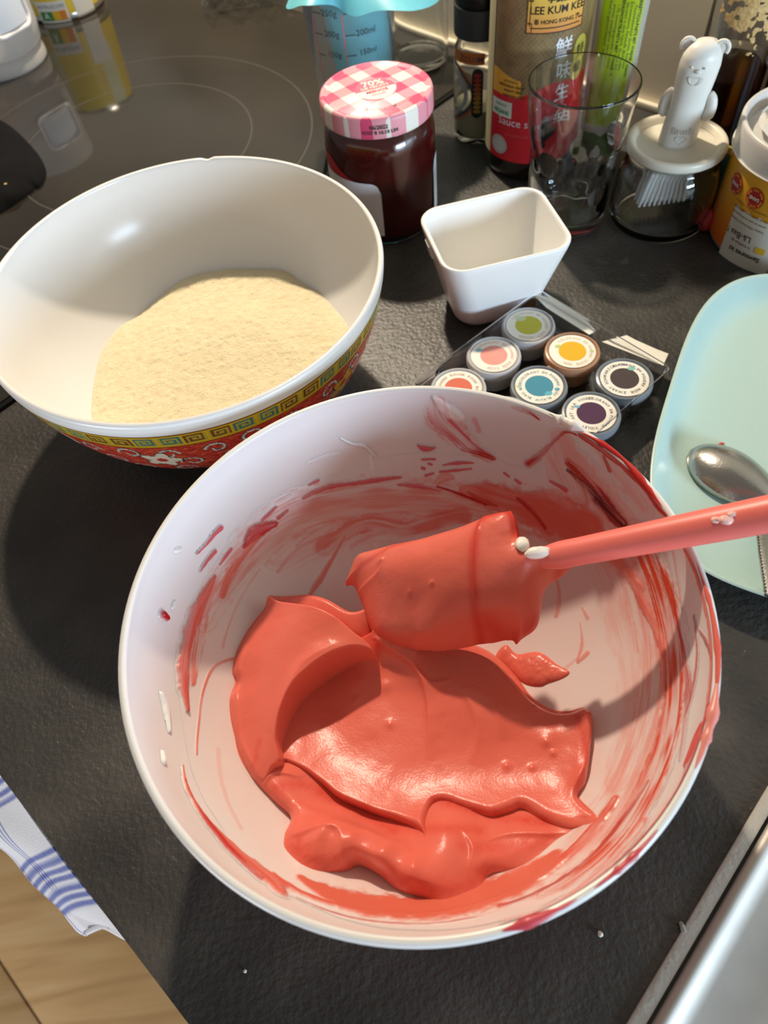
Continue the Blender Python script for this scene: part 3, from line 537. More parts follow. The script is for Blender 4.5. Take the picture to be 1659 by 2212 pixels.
    stroke([(1400, 1690), (1340, 1780), (1270, 1860), (1170, 1925), (1080, 1960)], [10, 14, 14, 14, 12], .85, (.42, .02, .015), .5, .0003, 16)
    # top right wiped patch
    stroke([(1215, 950), (1235, 1010), (1275, 1080), (1330, 1140)], [60, 130, 170, 150], .55, PINK, .45, .0002, 17, 2.5)
    stroke([(1290, 960), (1340, 1020), (1390, 1090)], [40, 60, 60], .35, PINK, .7, 0, 18, 2)
    stroke([(1142, 1000), (1172, 977), (1200, 950), (1222, 932), (1245, 938)], [22, 16, 9, 8, 7], .9, RED, .4, .0004, 19)
    stroke([(1255, 940), (1295, 960), (1350, 1005), (1392, 1052), (1420, 1092), (1440, 1110)], [14, 22, 18, 16, 18, 10], .95, (.58, .03, .02), .2, .0009, 20)
    stroke([(1230, 1000), (1280, 1050), (1310, 1090), (1345, 1130)], [26, 38, 44, 30], .8, RED, .85, 0, 21)
    stroke([(1228, 1015), (1265, 1045), (1300, 1080), (1330, 1110), (1350, 1130)], [12, 24, 40, 46, 26], .95, DARK, .8, .0004, 22, .8)
    stroke([(1240, 1010), (1256, 1050), (1270, 1090)], [16, 18, 8], .8, (.45, .05, .01), .8, 0, 23)
    stroke([(1305, 985), (1318, 1015)], [8, 14], .8, RED, .7, 0, 24)
    # broad coral smear behind the spatula
    stroke([(1000, 1056), (1050, 1066), (1110, 1085), (1180, 1115), (1250, 1150)], [26, 66, 80, 90, 80], .95, CORAL, .22, .0007, 25, 2)
    stroke([(1130, 1070), (1180, 1080), (1230, 1110), (1280, 1130)], [20, 70, 90, 60], .95, CORAL, .3, .0007, 26, 2)
    stroke([(1012, 1062), (1040, 1080), (1075, 1092)], [6, 14, 6], .9, RED, .4, .0003, 27)
    stroke([(1120, 1075), (1150, 1100), (1180, 1140)], [10, 16, 12], .8, RED, .7, .0003, 28)
    stroke([(945, 1050), (1000, 1068), (1050, 1090)], [6, 8, 6], .9, RED, .4, .0002, 29)
    stroke([(945, 1040), (960, 1028), (976, 1030)], [16, 30, 12], .8, PINK, .3, .0004, 30)
    # splashes on the cool upper wall
    stroke([(945, 866), (955, 905), (985, 935), (1020, 968), (1055, 988)], [36, 66, 56, 38, 30], .8, ROSE, .85, .0004, 31, 1.5)
    stroke([(940, 858), (960, 880), (990, 900)], [18, 40, 26], .7, WHT, .1, .0014, 32)
    stroke([(1000, 968), (1040, 980), (1068, 990)], [16, 26, 10], .8, RED, .9, .0002, 33)
    stroke([(1025, 905), (1035, 930)], [12, 16], .5, ROSE, .8, 0, 34)
    stroke([(1110, 880), (1140, 888), (1165, 905)], [8, 14, 6], .9, RED, .7, .0003, 35)
    for pts, w in (([(903, 960), (918, 968), (940, 966)], [6, 18, 4]), ([(912, 991), (940, 990)], 6), ([(958, 1003), (985, 999), (1022, 999)], [5, 10, 6]), ([(950, 1018), (985, 1015), (1018, 1011)], [6, 8, 6]), ([(920, 1026), (936, 1021)], 7), ([(912, 1009), (916, 1010)], 8), ([(926, 1000), (932, 1001)], 6), ([(1090, 1020), (1100, 1028)], 6), ([(1115, 1035), (1124, 1042)], 8), ([(1190, 1037), (1224, 1057)], [6, 14]), ([(668, 1046), (687, 1036)], 6)):
        stroke(pts, w, .95, ROSE, 0, .0007, len(pts)+int(pts[0][0]))
    stroke([(655, 1075), (700, 1053), (760, 1043), (812, 1036), (865, 1029)], [7, 12, 12, 14, 7], .92, ROSE, .15, .0008, 40)
    stroke([(860, 1046), (905, 1049), (950, 1056)], [8, 14, 10], .85, ROSE, .5, .0004, 41)
    stroke([(424, 1195), (445, 1172), (458, 1155), (474, 1140)], [5, 8, 11, 16], .98, ROSE, 0, .0016, 42)
    stroke([(431, 1232), (446, 1210), (462, 1191)], [5, 9, 12], .98, ROSE, 0, .0013, 43)
    stroke([(472, 1220), (484, 1203), (497, 1186)], [4, 9, 7], .98, ROSE, 0, .001, 44)
    stroke([(563, 1124), (578, 1110), (594, 1094)], [5, 9, 5], .98, ROSE, 0, .001, 45)
    stroke([(600, 1118), (620, 1102)], [9, 5], .9, RED, .3, .0006, 46)
    stroke([(526, 1180), (545, 1155), (568, 1140), (592, 1131)], [10, 36, 30, 16], .97, (.56, .018, .015), .1, .0016, 47)
    stroke([(505, 1230), (530, 1190), (556, 1160)], [14, 20, 12], .8, CORAL, .5, .0004, 48)
    stroke([(478, 1285), (492, 1250), (510, 1215)], [16, 28, 24], .85, CORAL, .55, .0004, 49)
    stroke([(462, 1245), (440, 1285), (418, 1330), (402, 1385), (394, 1440), (394, 1490), (402, 1535)], [10, 26, 36, 36, 32, 26, 10], .97, (.66, .11, .085), .2, .0016, 50)
    stroke([(455, 1265), (432, 1330), (420, 1400), (412, 1470)], [20, 40, 44, 30], .7, CORAL, .85, .0003, 51)
    stroke([(348, 1327), (356, 1335)], [18, 14], 1, (.42, .004, .012), 0, .0024, 52)
    for pts, w in (([(346, 1500), (358, 1530), (364, 1580)], [10, 18, 6]), ([(348, 1625), (352, 1645)], [8, 14]), ([(380, 1190), (388, 1187)], 9), ([(376, 1300), (372, 1312)], 7)): stroke(pts, w, .9, (.82, .80, .77), 0, .0012, 60+int(pts[0][0]))
    # thin trails
    for pts, w, d in (([(505, 1422), (462, 1440), (438, 1490), (428, 1560), (424, 1630)], [7, 7, 6, 5, 4], .85), ([(560, 1230), (505, 1320), (480, 1400)], 6, .4), ([(745, 1158), (718, 1205), (690, 1250), (662, 1290)], [4, 9, 16, 7], .75), ([(600, 1235), (650, 1180), (735, 1150)], 8, .4), ([(1200, 1240), (1210, 1290), (1203, 1330)], [6, 9, 12], .6), ([(1253, 1345), (1258, 1390), (1248, 1425)], [4, 8, 8], .55), ([(1250, 1430), (1270, 1410)], [8, 12], .6), ([(1245, 1425), (1220, 1445)], 8, .4), ([(1258, 1312), (1272, 1335)], [4, 10], .6), ([(640, 1180), (690, 1140), (760, 1120)], 6, .35), ([(470, 1620), (480, 1700), (520, 1790)], 10, .25), ([(1440, 1130), (1462, 1230), (1475, 1320)], 5, .6), ([(760, 1180), (790, 1160), (830, 1150)], 12, .4)):
        stroke(pts, w, d, CORAL, .3, .0003, int(pts[0][0]))
    # lower left run and the ring at the bottom
    stroke([(392, 1655), (400, 1700), (425, 1748), (460, 1793), (500, 1835), (545, 1873), (585, 1905), (604, 1930)], [4, 9, 12, 18, 34, 44, 50, 30], .98, (.68, .13, .09), .12, .0011, 70)
    stroke([(398, 1690), (440, 1772), (500, 1845), (560, 1900)], [8, 12, 14, 12], .9, RED, .3, .0006, 71)
    stroke([(590, 1890), (612, 1910), (650, 1932), (720, 1958), (800, 1974), (900, 1980), (1000, 1968), (1090, 1940), (1180, 1890), (1260, 1820), (1330, 1730)], [14, 22, 16, 14, 12, 12, 14, 20, 24, 30, 26], .9, (.66, .09, .045), .35, .0010, 72)
    stroke([(640, 1940), (740, 1980), (850, 1997), (960, 1995), (1040, 1980)], [4, 7, 7, 6, 4], .9, (.5, .03, .02), .3, .0004, 73)
    stroke([(650, 1900), (740, 1945), (850, 1965), (960, 1962), (1060, 1935), (1150, 1890), (1200, 1850)], [20, 70, 90, 95, 100, 80, 30], 1.0, (.66, .135, .085), 0, .0006, 74)
    stroke([(735, 945), (760, 958), (785, 962), (812, 985)], [4, 7, 9, 4], .8, (.86, .86, .86), 0, .0007, 80); stroke([(664, 1000), (700, 985), (732, 978)], [4, 9, 5], .6, (.84, .84, .84), .5, .0005, 81); stroke([(800, 985), (806, 1012)], 8, .5, (.84, .84, .84), 0, .0005, 82)
    # the rim side, bottom right
    stroke([(1480, 1185), (1508, 1240), (1530, 1320), (1543, 1420), (1548, 1520), (1540, 1580)], [10, 14, 16, 18, 18, 14], .95, (.70, .14, .11), .15, .0016, 75)
    stroke([(1546, 1530), (1525, 1620), (1492, 1710), (1440, 1800), (1370, 1872), (1290, 1930), (1200, 1980), (1120, 2008), (1085, 2012)], [10, 18, 16, 22, 18, 20, 16, 18, 10], .9, (.58, .06, .06), .45, .0010, 76)
    stroke([(1455, 1760), (1410, 1810), (1350, 1860), (1300, 1900)], [14, 40, 36, 14], .85, CORAL, .6, .0006, 77)
    al = A > .045; cell = al | np.roll(al, -1, 0); cell = cell[:, :-1] | cell[:, 1:]
    I, J = np.nonzero(cell); ids = np.full((nt, ns), -1); used = np.zeros((nt, ns), bool)
    for di, dj in ((0, 0), (1, 0), (1, 1), (0, 1)): used[(I+di) % nt, J+dj] = True
    ids[used] = np.arange(used.sum()); F = np.stack([ids[I, J], ids[(I+1) % nt, J], ids[(I+1) % nt, J+1], ids[I, J+1]], -1)
    dr = np.gradient(rs, s); dz = np.gradient(zs, s); nr, nz = -dz, dr   # inward normal (r, z)
    H *= sstep(ZR-.0008, ZR-.0065, zs)[None]
    # soften the relief and lift the skin off the wall
    for _ in range(2): H = .5*H+.125*(np.roll(H, 1, 0)+np.roll(H, -1, 0)+np.roll(H, 1, 1)+np.roll(H, -1, 1))
    off = .00012+.0002*A+H; R = rs[None]+nr[None]*off; Z = zs[None]+nz[None]*off
    V = np.stack([R*np.cos(th)[:, None], R*np.sin(th)[:, None], Z-.011], -1)[used]
    base = np.array((.75, .735, .72)); cc = (base*(1-A[..., None])+C*A[..., None])[used]
    tag(mesh('smeared_film', V, F, mat('cream_film', CORAL, rough=.30, spec=.5, sss=.1, sssr=(.002, .001, .0006), attr='Col'), cream, col=cc), 'thin streaky red smears and splashes on the bowl wall')
film()
def rim_blob(px, rad, col, name='rim_smear', z=.1050):
    p = catmull([Q(u, v, z) for u, v in px], 5); r = np.interp(np.linspace(0, 1, len(p)), np.linspace(0, 1, len(rad)), rad)*(.6+.8*vnoise(np.arange(len(p))*.8, np.zeros(len(p)), int(px[0][0])))*np.sin(np.linspace(.03, PI-.03, len(p)))**.6
    d = p-np.array([CF[0], CF[1], 0]); rr = np.hypot(d[:, 0], d[:, 1]); k = np.clip(rr, .1150, .1180)/rr; p[:, 0] = CF[0]+d[:, 0]*k; p[:, 1] = CF[1]+d[:, 1]*k
    m = mat('rim_cream', col, .3, sss=.2); o = tube(name, p-np.array([CF[0], CF[1], .011]), r, m, cream, n=10)
    return o
rim_blob([(1185, 890), (1210, 905), (1238, 918), (1262, 932)], [.0008, .0022, .0026, .0016], WHT)
rim_blob([(1255, 934), (1300, 958), (1350, 996), (1395, 1048), (1430, 1095)], [.0010, .0016, .0014, .0014, .0008], RED)
rim_blob([(1505, 1215), (1535, 1310), (1552, 1420), (1553, 1500)], [.0006, .0012, .0014, .0012], (.66, .12, .09))
rim_blob([(1556, 1440), (1552, 1540), (1535, 1600), (1510, 1670)], [.0008, .0018, .0016, .0008], (.74, .26, .22))
rim_blob([(1440, 1805), (1390, 1855), (1345, 1895), (1290, 1935)], [.0005, .0013, .0010, .0006], (.52, .06, .07))
rim_blob([(1260, 1955), (1200, 1990), (1140, 2012), (1085, 2022)], [.0005, .0012, .0015, .0007], (.56, .07, .09))

# ------------------------------------------------------------------ spatula
sp = thing('spatula', 'coral silicone spatula coated in red cream, handle leaning over the front bowl rim', 'spatula', tuple(Q(1000, 1250, .06)))
so = -np.array(Q(1000, 1250, .06)); SPC = mat('coral_silicone', (.86, .19, .155), rough=.38, spec=.45, sss=.15, sssr=(.004, .001, .0008))
a = np.array(Q(1216, 1198, .0915)); b = np.array(Q(1480, 1146, .1135)); d = (b-a)/np.linalg.norm(b-a); Ltot = .215
ts = np.array([-.010, -.004, .0, .008, .02, .05, .10, .16, .205, .2125, .215]); rad = [.0045, .0058, .0062, .0061, .0063, .0069, .0076, .0082, .0084, .0066, .003]
tube('handle', [a+d*t+so for t in ts], rad, SPC, sp, n=28)
def coated_head():
    ol = [Q(*p) for p in [(1130, 1160, .089), (1120, 1120, .091), (1104, 1096, .092), (1082, 1096, .091), (1000, 1125, .084), (900, 1155, .074), (800, 1178, .064), (768, 1190, .061), (752, 1225, .056), (743, 1252, .052), (760, 1252, .053), (778, 1290, .052), (795, 1340, .051), (812, 1368, .051), (850, 1383, .052), (900, 1392, .053), (940, 1394, .054), (1000, 1387, .057), (1060, 1377, .060), (1106, 1370, .062), (1118, 1379, .062), (1132, 1366, .063), (1162, 1342, .067), (1173, 1300, .071), (1178, 1268, .075), (1194, 1245, .080), (1222, 1226, .086), (1236, 1205, .0885), (1205, 1186, .090), (1165, 1176, .090)]]
    ct = ol+[Q(*p) for p in [(1060, 1130, .0935), (1095, 1112, .095), (1000, 1190, .087), (900, 1215, .077), (830, 1235, .068), (1080, 1180, .092), (1130, 1215, .0915), (1100, 1260, .085), (1000, 1290, .077), (900, 1310, .066), (840, 1330, .058), (1050, 1335, .071), (1110, 1330, .073), (1190, 1205, .0925), (930, 1375, .059)]]
    q = lambda L, z: [Q(u, v, z)[:2] for u, v in L]
    lips = [(q([(1050, 1118), (1030, 1160), (1022, 1220), (1028, 1290), (1045, 1350)], .084), [.001, .0012, .001, .0008, .0005], .0025, .0008), (q([(1104, 1100), (1118, 1150), (1112, 1178)], .092), [.002, .0015, .0005], .002, .001), (q([(850, 1180), (828, 1215), (815, 1240), (760, 1250)], .064), [.0002, .001, .0014, .0004], .0025, .0009), (q([(890, 1378), (905, 1368), (925, 1378)], .057), [.0006, .0014, .0006], .0016, .0016), (q([(1120, 1345), (1128, 1370)], .066), [.001, .0006], .001, .002)]
    pk = [(*Q(933, 1272, .070)[:2], .0014, .0009), (*Q(885, 1285, .066)[:2], .0008, .0008), (*Q(822, 1215, .066)[:2], .002, .0012), (*Q(745, 1250, .054)[:2], .002, .001)]
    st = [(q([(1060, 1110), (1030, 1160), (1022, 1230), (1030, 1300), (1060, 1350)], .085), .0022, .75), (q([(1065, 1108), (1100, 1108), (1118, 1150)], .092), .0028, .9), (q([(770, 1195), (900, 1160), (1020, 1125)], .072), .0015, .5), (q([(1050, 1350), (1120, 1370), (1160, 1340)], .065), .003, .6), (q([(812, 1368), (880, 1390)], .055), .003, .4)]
    def colr(x, y, d_, h):
        c = np.broadcast_to(np.array(CORAL), x.shape+(3,)).copy(); t = (.35*sstep(.42, .8, fbm(x*60, y*50, 3, 61)))[:, None]; c = c*(1-t)+np.array((.76, .21, .145))*t
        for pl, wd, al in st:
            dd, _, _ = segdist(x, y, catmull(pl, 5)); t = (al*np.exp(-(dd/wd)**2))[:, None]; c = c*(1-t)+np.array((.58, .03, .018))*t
        return c
    o = Q(1000, 1250, .06)
    sculpt('coated_blade', ol, ct, M_cream, sp, .00045, .0075, None, lips, pk, lambda x, y: .0007*(fbm(x*110, y*110, 3, 71)-.45), origin=o[:2], color=colr, slab=.0125).location.z = -o[2]
coated_head()
M_wc = mat('white_cream', (.83, .77, .70), .35, sss=.3)
def dab(loc, r, sc, m, seed):
    bm = bmesh.new(); bmesh.ops.create_icosphere(bm, subdivisions=3, radius=1)
    for v in bm.verts:
        p = np.array(v.co); k = .7+.6*float(fbm(np.array(p[0]*1.4+seed+p[2]), np.array(p[1]*1.4-p[2]+30), 2, seed)); v.co = Vector((p*k*r*np.array(sc)).tolist())
    me = bpy.data.meshes.new('cream_dab'); bm.to_mesh(me); bm.free(); me.shade_smooth(); o = link('cream_dab', me, m, sp); o.location = loc; return o
dab(np.array(Q(1128, 1176, .0935))+so, .0030, (1.3, 1.2, .8), M_wc, 3)
dab(np.array(Q(1162, 1194, .0940))+so, .0034, (1.9, .8, .8), M_wc, 5)
hs = np.array(Q(1548, 1122, .128))+so
M_pd = mat('pink_dab', (.84, .50, .45), .35, sss=.3)
for k, (du, rr) in enumerate(((0, .0022), (-.0035, .0015), (.003, .0013))): dab(a+d*(.0625+du)+so+np.array([.0, -.0030+.001*k, .0078]), rr, (1.6, 1, .7), M_pd, 7+k)

# ------------------------------------------------------------------ plate, spoon, dish
TURQ = srgb(150, 196, 192)
def plate():
    c = np.array([.52*.351+.854*.0975, .854*.351-.52*.0975]); ax, ay = np.array([.52, .854]), np.array([.854, -.52]); n = 3.3
    t = thing('serving_plate', 'pale turquoise rounded rectangular plate with cutlery on it', 'plate', (c[0], c[1], 0))
    def ring(ins, z):
        a, b = .131-ins, .0862-ins; th = np.linspace(0, 2*PI, 128, endpoint=False); ct, st = np.cos(th), np.sin(th)
        p = a*np.sign(ct)*abs(ct)**(2/n); q = b*np.sign(st)*abs(st)**(2/n); return np.c_[p*ax[0]+q*ay[0], p*ax[1]+q*ay[1], np.full(128, z)]
    m = mat('turquoise_melamine', (.44, .60, .56), rough=.28, spec=.5, sss=.1)
    prof = [(.05, .0012), (.024, .0012), (.0235, 0.), (.021, 0.), (.0195, .0012), (.011, .005), (.005, .011), (.0015, .0165), (.0002, .0185), (.0, .0192), (.0006, .0198), (.0018, .0198), (.003, .0188), (.006, .0150), (.0105, .0095), (.0155, .0062), (.022, .0050), (.035, .0046), (.05, .0045)]
    loft('plate_body', [ring(*p) for p in prof[::-1]], m, t, sharp=60)
plate()
M_silver = mat('tarnished_silver', (.48, .455, .42), rough=.24, metal=1.0, bump=[(160, .12, 5), (700, .1, 2)])
def spoon():
    tip = np.array(Q(1496, 968, .0085)); to = np.array(Q(1690, 1092, .0095)); d = to-tip; L = np.linalg.norm(d[:2]); e = d/np.linalg.norm(d); s = np.array([-e[1], e[0], 0]); s /= np.linalg.norm(s)
    t = thing('serving_spoon', 'tarnished silver spoon lying face down on the turquoise plate', 'spoon', tuple(tip)); V = []; ns, nq = 40, 21
    for i in range(ns):
        k = i/(ns-1); w = .0185*(math.sin(PI*min(max(k, 0), 1)**.80))**.62+.0003 if k < 1 else .0035; w = max(w, .0035*sstep(.9, 1, k))
        for j in range(nq):
            q = j/(nq-1)*2-1; V.append(e*L*k+s*w*q+np.array([0, 0, (.0105*(math.sin(PI*k**.85)**.7)*(1-abs(q)**2.2)-.0022)]))
    o = mesh('spoon_bowl', V, grid_faces(ns, nq), M_silver, t); md = o.modifiers.new('thickness', 'SOLIDIFY'); md.thickness = .0013; md.offset = 0
    p = [e*L*.97+np.array([0, 0, -.001]), e*(L+.02)+np.array([0, 0, .004]), e*(L+.05)+np.array([0, 0, .008]), e*(L+.085)+np.array([0, 0, .0135]), e*(L+.115)+np.array([0, 0, .0165])]
    tube('spoon_handle', p, [.0035, .003, .0042, .0062, .006], M_silver, t, squash=[.5]*5)
    bm = bmesh.new(); bmesh.ops.create_uvsphere(bm, u_segments=10, v_segments=6, radius=.0011); me = bpy.data.meshes.new('cream_spot'); bm.to_mesh(me); bm.free(); me.shade_smooth()
    o = link('cream_spot', me, mat('spot', (.55, .08, .05), .4), t); o.location = np.array(Q(1557, 956, .0050))-tip+np.array([0, -.001, .0]); o.scale = (1.8, 1, .6)
spoon()
def cutlery_handle():
    a = np.array(Q(1652, 1120, .0085)); b = np.array(Q(1690, 1290, .0245)); d = b-a; d /= np.linalg.norm(d); s = np.array([-d[1], d[0], 0]); s /= np.linalg.norm(s); L = np.linalg.norm(b-a)
    t = thing('cutlery_handle', 'silver cutlery handle with a beaded edge under the spatula handle', 'cutlery', tuple(a))
    ks = np.linspace(-.4, 1.0, 14); w = np.interp(ks, [-.4, -.3, 0, .5, 1.0], [.0008, .0030, .0052, .0075, .0085])
    tube('handle', [d*L*k+np.array([0, 0, -.0006]) for k in ks], w, M_silver, t, n=20, squash=[.28]*14)
    bm = bmesh.new(); bmesh.ops.create_icosphere(bm, subdivisions=1, radius=.0008); me = bpy.data.meshes.new('bead'); bm.to_mesh(me); bm.free(); me.materials.append(M_silver)
    for sg in (-1, 1):
        for k in np.linspace(0, 1, 26):
            o = bpy.data.objects.new('bead', me); COL.objects.link(o); o.parent = t; o.location = d*L*k+s*sg*float(np.interp(k, [-.4, 0, .5, 1.], [.0035, .0052, .0075, .0085]))*.93+np.array([0, 0, .0006])
cutlery_handle()
M_porc = mat('white_porcelain', (.82, .815, .79), rough=.28, spec=.5, sss=.1)
def dish():
    c = np.array([.1030, .4175]); t = thing('square_dish', 'small white rounded square dish standing empty beside the pots of colouring', 'dish', (c[0], c[1], 0)); an = math.radians(7.3); R = np.array([[math.cos(an), -math.sin(an)], [math.sin(an), math.cos(an)]])
    def rg(w, h, r, z): q = rrect(w, h, r, 8) @ R.T; return np.c_[q, np.full(len(q), z)]
    out = [(.046, .034, .012, .0006), (.054, .042, .015, .0), (.0605, .0485, .0165, .0015), (.0640, .0520, .017, .005), (.0685, .0560, .017, .014), (.0780, .0640, .0165, .034), (.0895, .0740, .016, .0575), (.0905, .0750, .016, .0605), (.0905, .0750, .016, .0618), (.0893, .0738, .0155, .0626), (.0868, .0713, .0145, .0626), (.0852, .0697, .014, .0618), (.0845, .069, .0138, .060), (.0730, .0590, .0135, .034), (.0640, .0515, .0135, .014), (.060, .0475, .014, .007), (.054, .0415, .014, .0048), (.040, .028, .010, .0042)]
    loft('dish_body', [rg(*o) for o in out], M_porc, t, sharp=60)
    loft('pouring_tab', [rg(.004, .012, .0018, .046)+np.array([-.0425, .004, 0]), rg(.005, .012, .0022, .055)+np.array([-.0438, .004, 0])], M_porc, t)
dish()

# ------------------------------------------------------------------ colouring powders in a clear tray
M_clear = mat('clear_plastic', (.93, .93, .95), rough=.06, spec=.5, trans=1.0, ior=1.30)
M_pot = mat('frosted_pot', (.80, .78, .77), rough=.22, trans=.45, ior=1.35)
def clear_tray():
    u1 = np.array(P(1447, 797, .021)[:2])-np.array(P(1165, 630, .021)[:2]); W = np.linalg.norm(u1); u1 /= W; u2 = np.array([u1[1], -u1[0]])
    u2 = u2 if u2[0] < 0 else -u2; T = np.array(P(1165, 630, .021)[:2]); D = .124; c = T+u1*W/2+u2*D/2
    t = thing('clear_tray', 'shallow clear plastic tray holding small pots of colouring powder', 'tray', (c[0], c[1], 0))
    def rg(w, h, r, z): q = rrect(w, h, r, 5); q = q[:, :1]*u1+q[:, 1:]*u2; return np.c_[q, np.full(len(q), z)]
    loft('tray_body', [rg(W-.022, D-.022, .003, .0003), rg(W-.004, D-.004, .003, .0003), rg(W-.002, D-.002, .004, .002), rg(W, D, .0045, .0205), rg(W+.0016, D+.0016, .005, .0212), rg(W+.0016, D+.0016, .005, .0222), rg(W-.0002, D-.0002, .0042, .0222), rg(W-.0018, D-.0018, .0035, .0205), rg(W-.0040, D-.0040, .003, .0022), rg(W-.006, D-.006, .003, .0014), rg(W-.022, D-.022, .003, .0014)], M_clear, t, sharp=30)
    M_pap = mat('torn_paper', (.74, .70, .60), .8, bump=(300, .4, 3))
    for pts in ([(1150, 634), (1195, 643), (1262, 684), (1285, 716), (1272, 722), (1180, 664)], [(1300, 738), (1354, 724), (1392, 744), (1444, 764), (1432, 790), (1395, 775)]):
        z = [.017, .015, .014, .016, .020, .0205]; top = [np.array(Q(u, v, zz))-np.array([c[0], c[1], 0]) for (u, v), zz in zip(pts, z)]; N = len(top)
        V = top+[p-np.array([0, 0, .0006]) for p in top]; mesh('torn_label', V, [tuple(range(N))[::-1], tuple(range(N, 2*N))]+[(i, (i+1) % N, N+(i+1) % N, N+i) for i in range(N)], M_pap, t, smooth=False)
    return T, u1, u2
TT, TU1, TU2 = clear_tray()
M_ink = mat('ink', (.06, .055, .06), .6); M_stick = mat('sticker_paper', (.80, .76, .67), .6)
def pot(px, colr, words, inkc, group, label, rot, frost=None, stain=None):
    x, y, _ = Q(px[0], px[1], .0225); t = thing('colouring_pot', label, 'pot', (x, y, .0016), group)
    fr = frost or M_pot
    lathe('cup', [(.0, .0), (.0142, .0), (.0150, .0010), (.0160, .0150), (.0150, .0150), (.0142, .0022), (.0, .0020)], fr, t, n=48)
    lathe('powder', [(.0, .0022), (.0140, .0023), (.0147, .0115), (.0, .0122)], mat('powder', colr, .9), t, n=36)
    lathe('lid', [(.0168, .0132), (.0180, .0136), (.0183, .0150), (.0183, .0185), (.0178, .0200), (.0166, .0204), (.0160, .0198), (.0158, .0194), (.0, .0194), (.0, .0180), (.0166, .0180), (.0170, .0150)], fr, t, n=56)
    dirx = TU1 if rot > -1 else TU2
    for sg in (1, -1):
        p = TU2*sg; th = math.atan2(p[1], p[0]); R = np.array([[math.cos(th), -math.sin(th), 0], [math.sin(th), math.cos(th), 0], [0, 0, 1]])
        box('hinge_tab', (.0178, -.0045, .0150), (.0202, .0045, .0172), fr, t, R=R, bevel=.0006)
    st = lathe('sticker', [(.0, .0197), (.0, .01985), (.0152, .01985), (.0152, .0197)], M_stick, t, n=56)
    lathe('colour_dot', [(.0090, .0199), (.0, .0200)], mat('dot', colr, .75), t, n=44)
    # words run round the ring
    VV = []; FF = []; n = 0; a = rot
    for w in words:
        for ch in w:
            V, Fc = txt(ch, .0026, .010); wd = (V[:, 0].max()-V[:, 0].min()+.00045) if len(V) else .0016
            if len(V):
                a -= wd/2/.0121; x0 = (V[:, 0].max()+V[:, 0].min())/2; X = V[:, 0]-x0; Y = V[:, 1]+.0121; ca, sa = math.cos(a-PI/2), math.sin(a-PI/2)
                VV.append(np.c_[X*ca-Y*sa, X*sa+Y*ca, np.full(len(X), .02000)]); FF += [tuple(i+n for i in f) for f in Fc]; n += len(V); a -= wd/2/.0121
            else: a -= wd/.0121
        a -= .0022/.0121
    mesh('lettering', np.concatenate(VV), FF, mat('print_ink', inkc, .7), st, smooth=False)
    if stain:
        for th, r, k, cc in stain:
            o = lathe('stain', [(k, .01995), (0, .01998)], mat('stain', cc, .8), st, n=9, loc=(r*math.cos(th), r*math.sin(th), 0)); o.scale = (1, .7, 1)
GP = 'pots of colouring powder'
M_frost_dark = mat('smoky_pot', (.42, .45, .48), rough=.25, trans=.6, ior=1.35); M_frost_or = mat('orange_pot', (.85, .50, .30), rough=.25, trans=.6, ior=1.35)
pot((1142, 700), srgb(186, 182, 62), ['COLORANT EN POUDRE', 'VERT', 'GROEN'], (.55, .52, .40), GP, 'colouring pot with olive yellow powder window, at the top corner of tray', 2.4, None, [(1.9, .011, .0035, (.55, .6, .35))])
pot((1067, 765), srgb(222, 150, 138), ['COLORANT EN POUDRE', 'ROSE', 'ROZE'], (.70, .45, .40), GP, 'colouring pot with pale pink powder window', 2.4, None, [(2.3, .0128, .0022, (.25, .5, .6))])
pot((990, 836), srgb(206, 104, 78), ['POUDRE', 'ROUGE', 'ROOD', 'ROT', 'RED', 'COLORANT EN'], (.45, .22, .17), GP, 'colouring pot with brick red powder window, half hidden by the bowl', 3.0)
pot((1237, 756), srgb(220, 170, 22), ['COLORANT EN POUDRE', 'JAUNE', 'GEEL'], (.62, .50, .28), GP, 'colouring pot with bright yellow powder window', 2.2, M_frost_or, [(2.3, .012, .0022, (.45, .55, .2)), (-.3, .013, .0015, (.5, .6, .2))])
pot((1165, 831), srgb(62, 134, 156), ['COLORANT EN POUDRE', 'BLEU', 'BLAUW', 'BLAU', 'BLUE'], (.14, .24, .25), GP, 'colouring pot with teal blue powder window', 2.7, M_frost_dark, [(-1.2, .0115, .0026, (.1, .42, .5)), (-.6, .0125, .0018, (.1, .42, .5)), (2.9, .0135, .0015, (.5, .6, .3))])
pot((1350, 815), srgb(66, 54, 52), ['COLORANT EN POUDRE', 'NOIR', 'ZWART', 'SCHWARZ', 'BLACK'], (.10, .09, .09), GP, 'colouring pot with black powder window, at the right corner of tray', 2.1, M_frost_dark, [(1.0, .0128, .0026, (.2, .5, .42))])
pot((1278, 890), srgb(72, 36, 66), ['COLORANT EN POUDRE', 'VIOLET', 'VIOLET', 'LILA', 'VIOLET'], (.12, .10, .13), GP, 'colouring pot with dark violet powder window', 1.6, M_frost_dark, [(2.2, .012, .0018, (.2, .45, .6))])
pot((1091, 900), srgb(150, 96, 60), ['COLORANT EN POUDRE', 'BRUN', 'BRUIN'], (.25, .2, .18), GP, 'colouring pot behind the front bowl rim with only its frosted lid edge showing', 2.0)

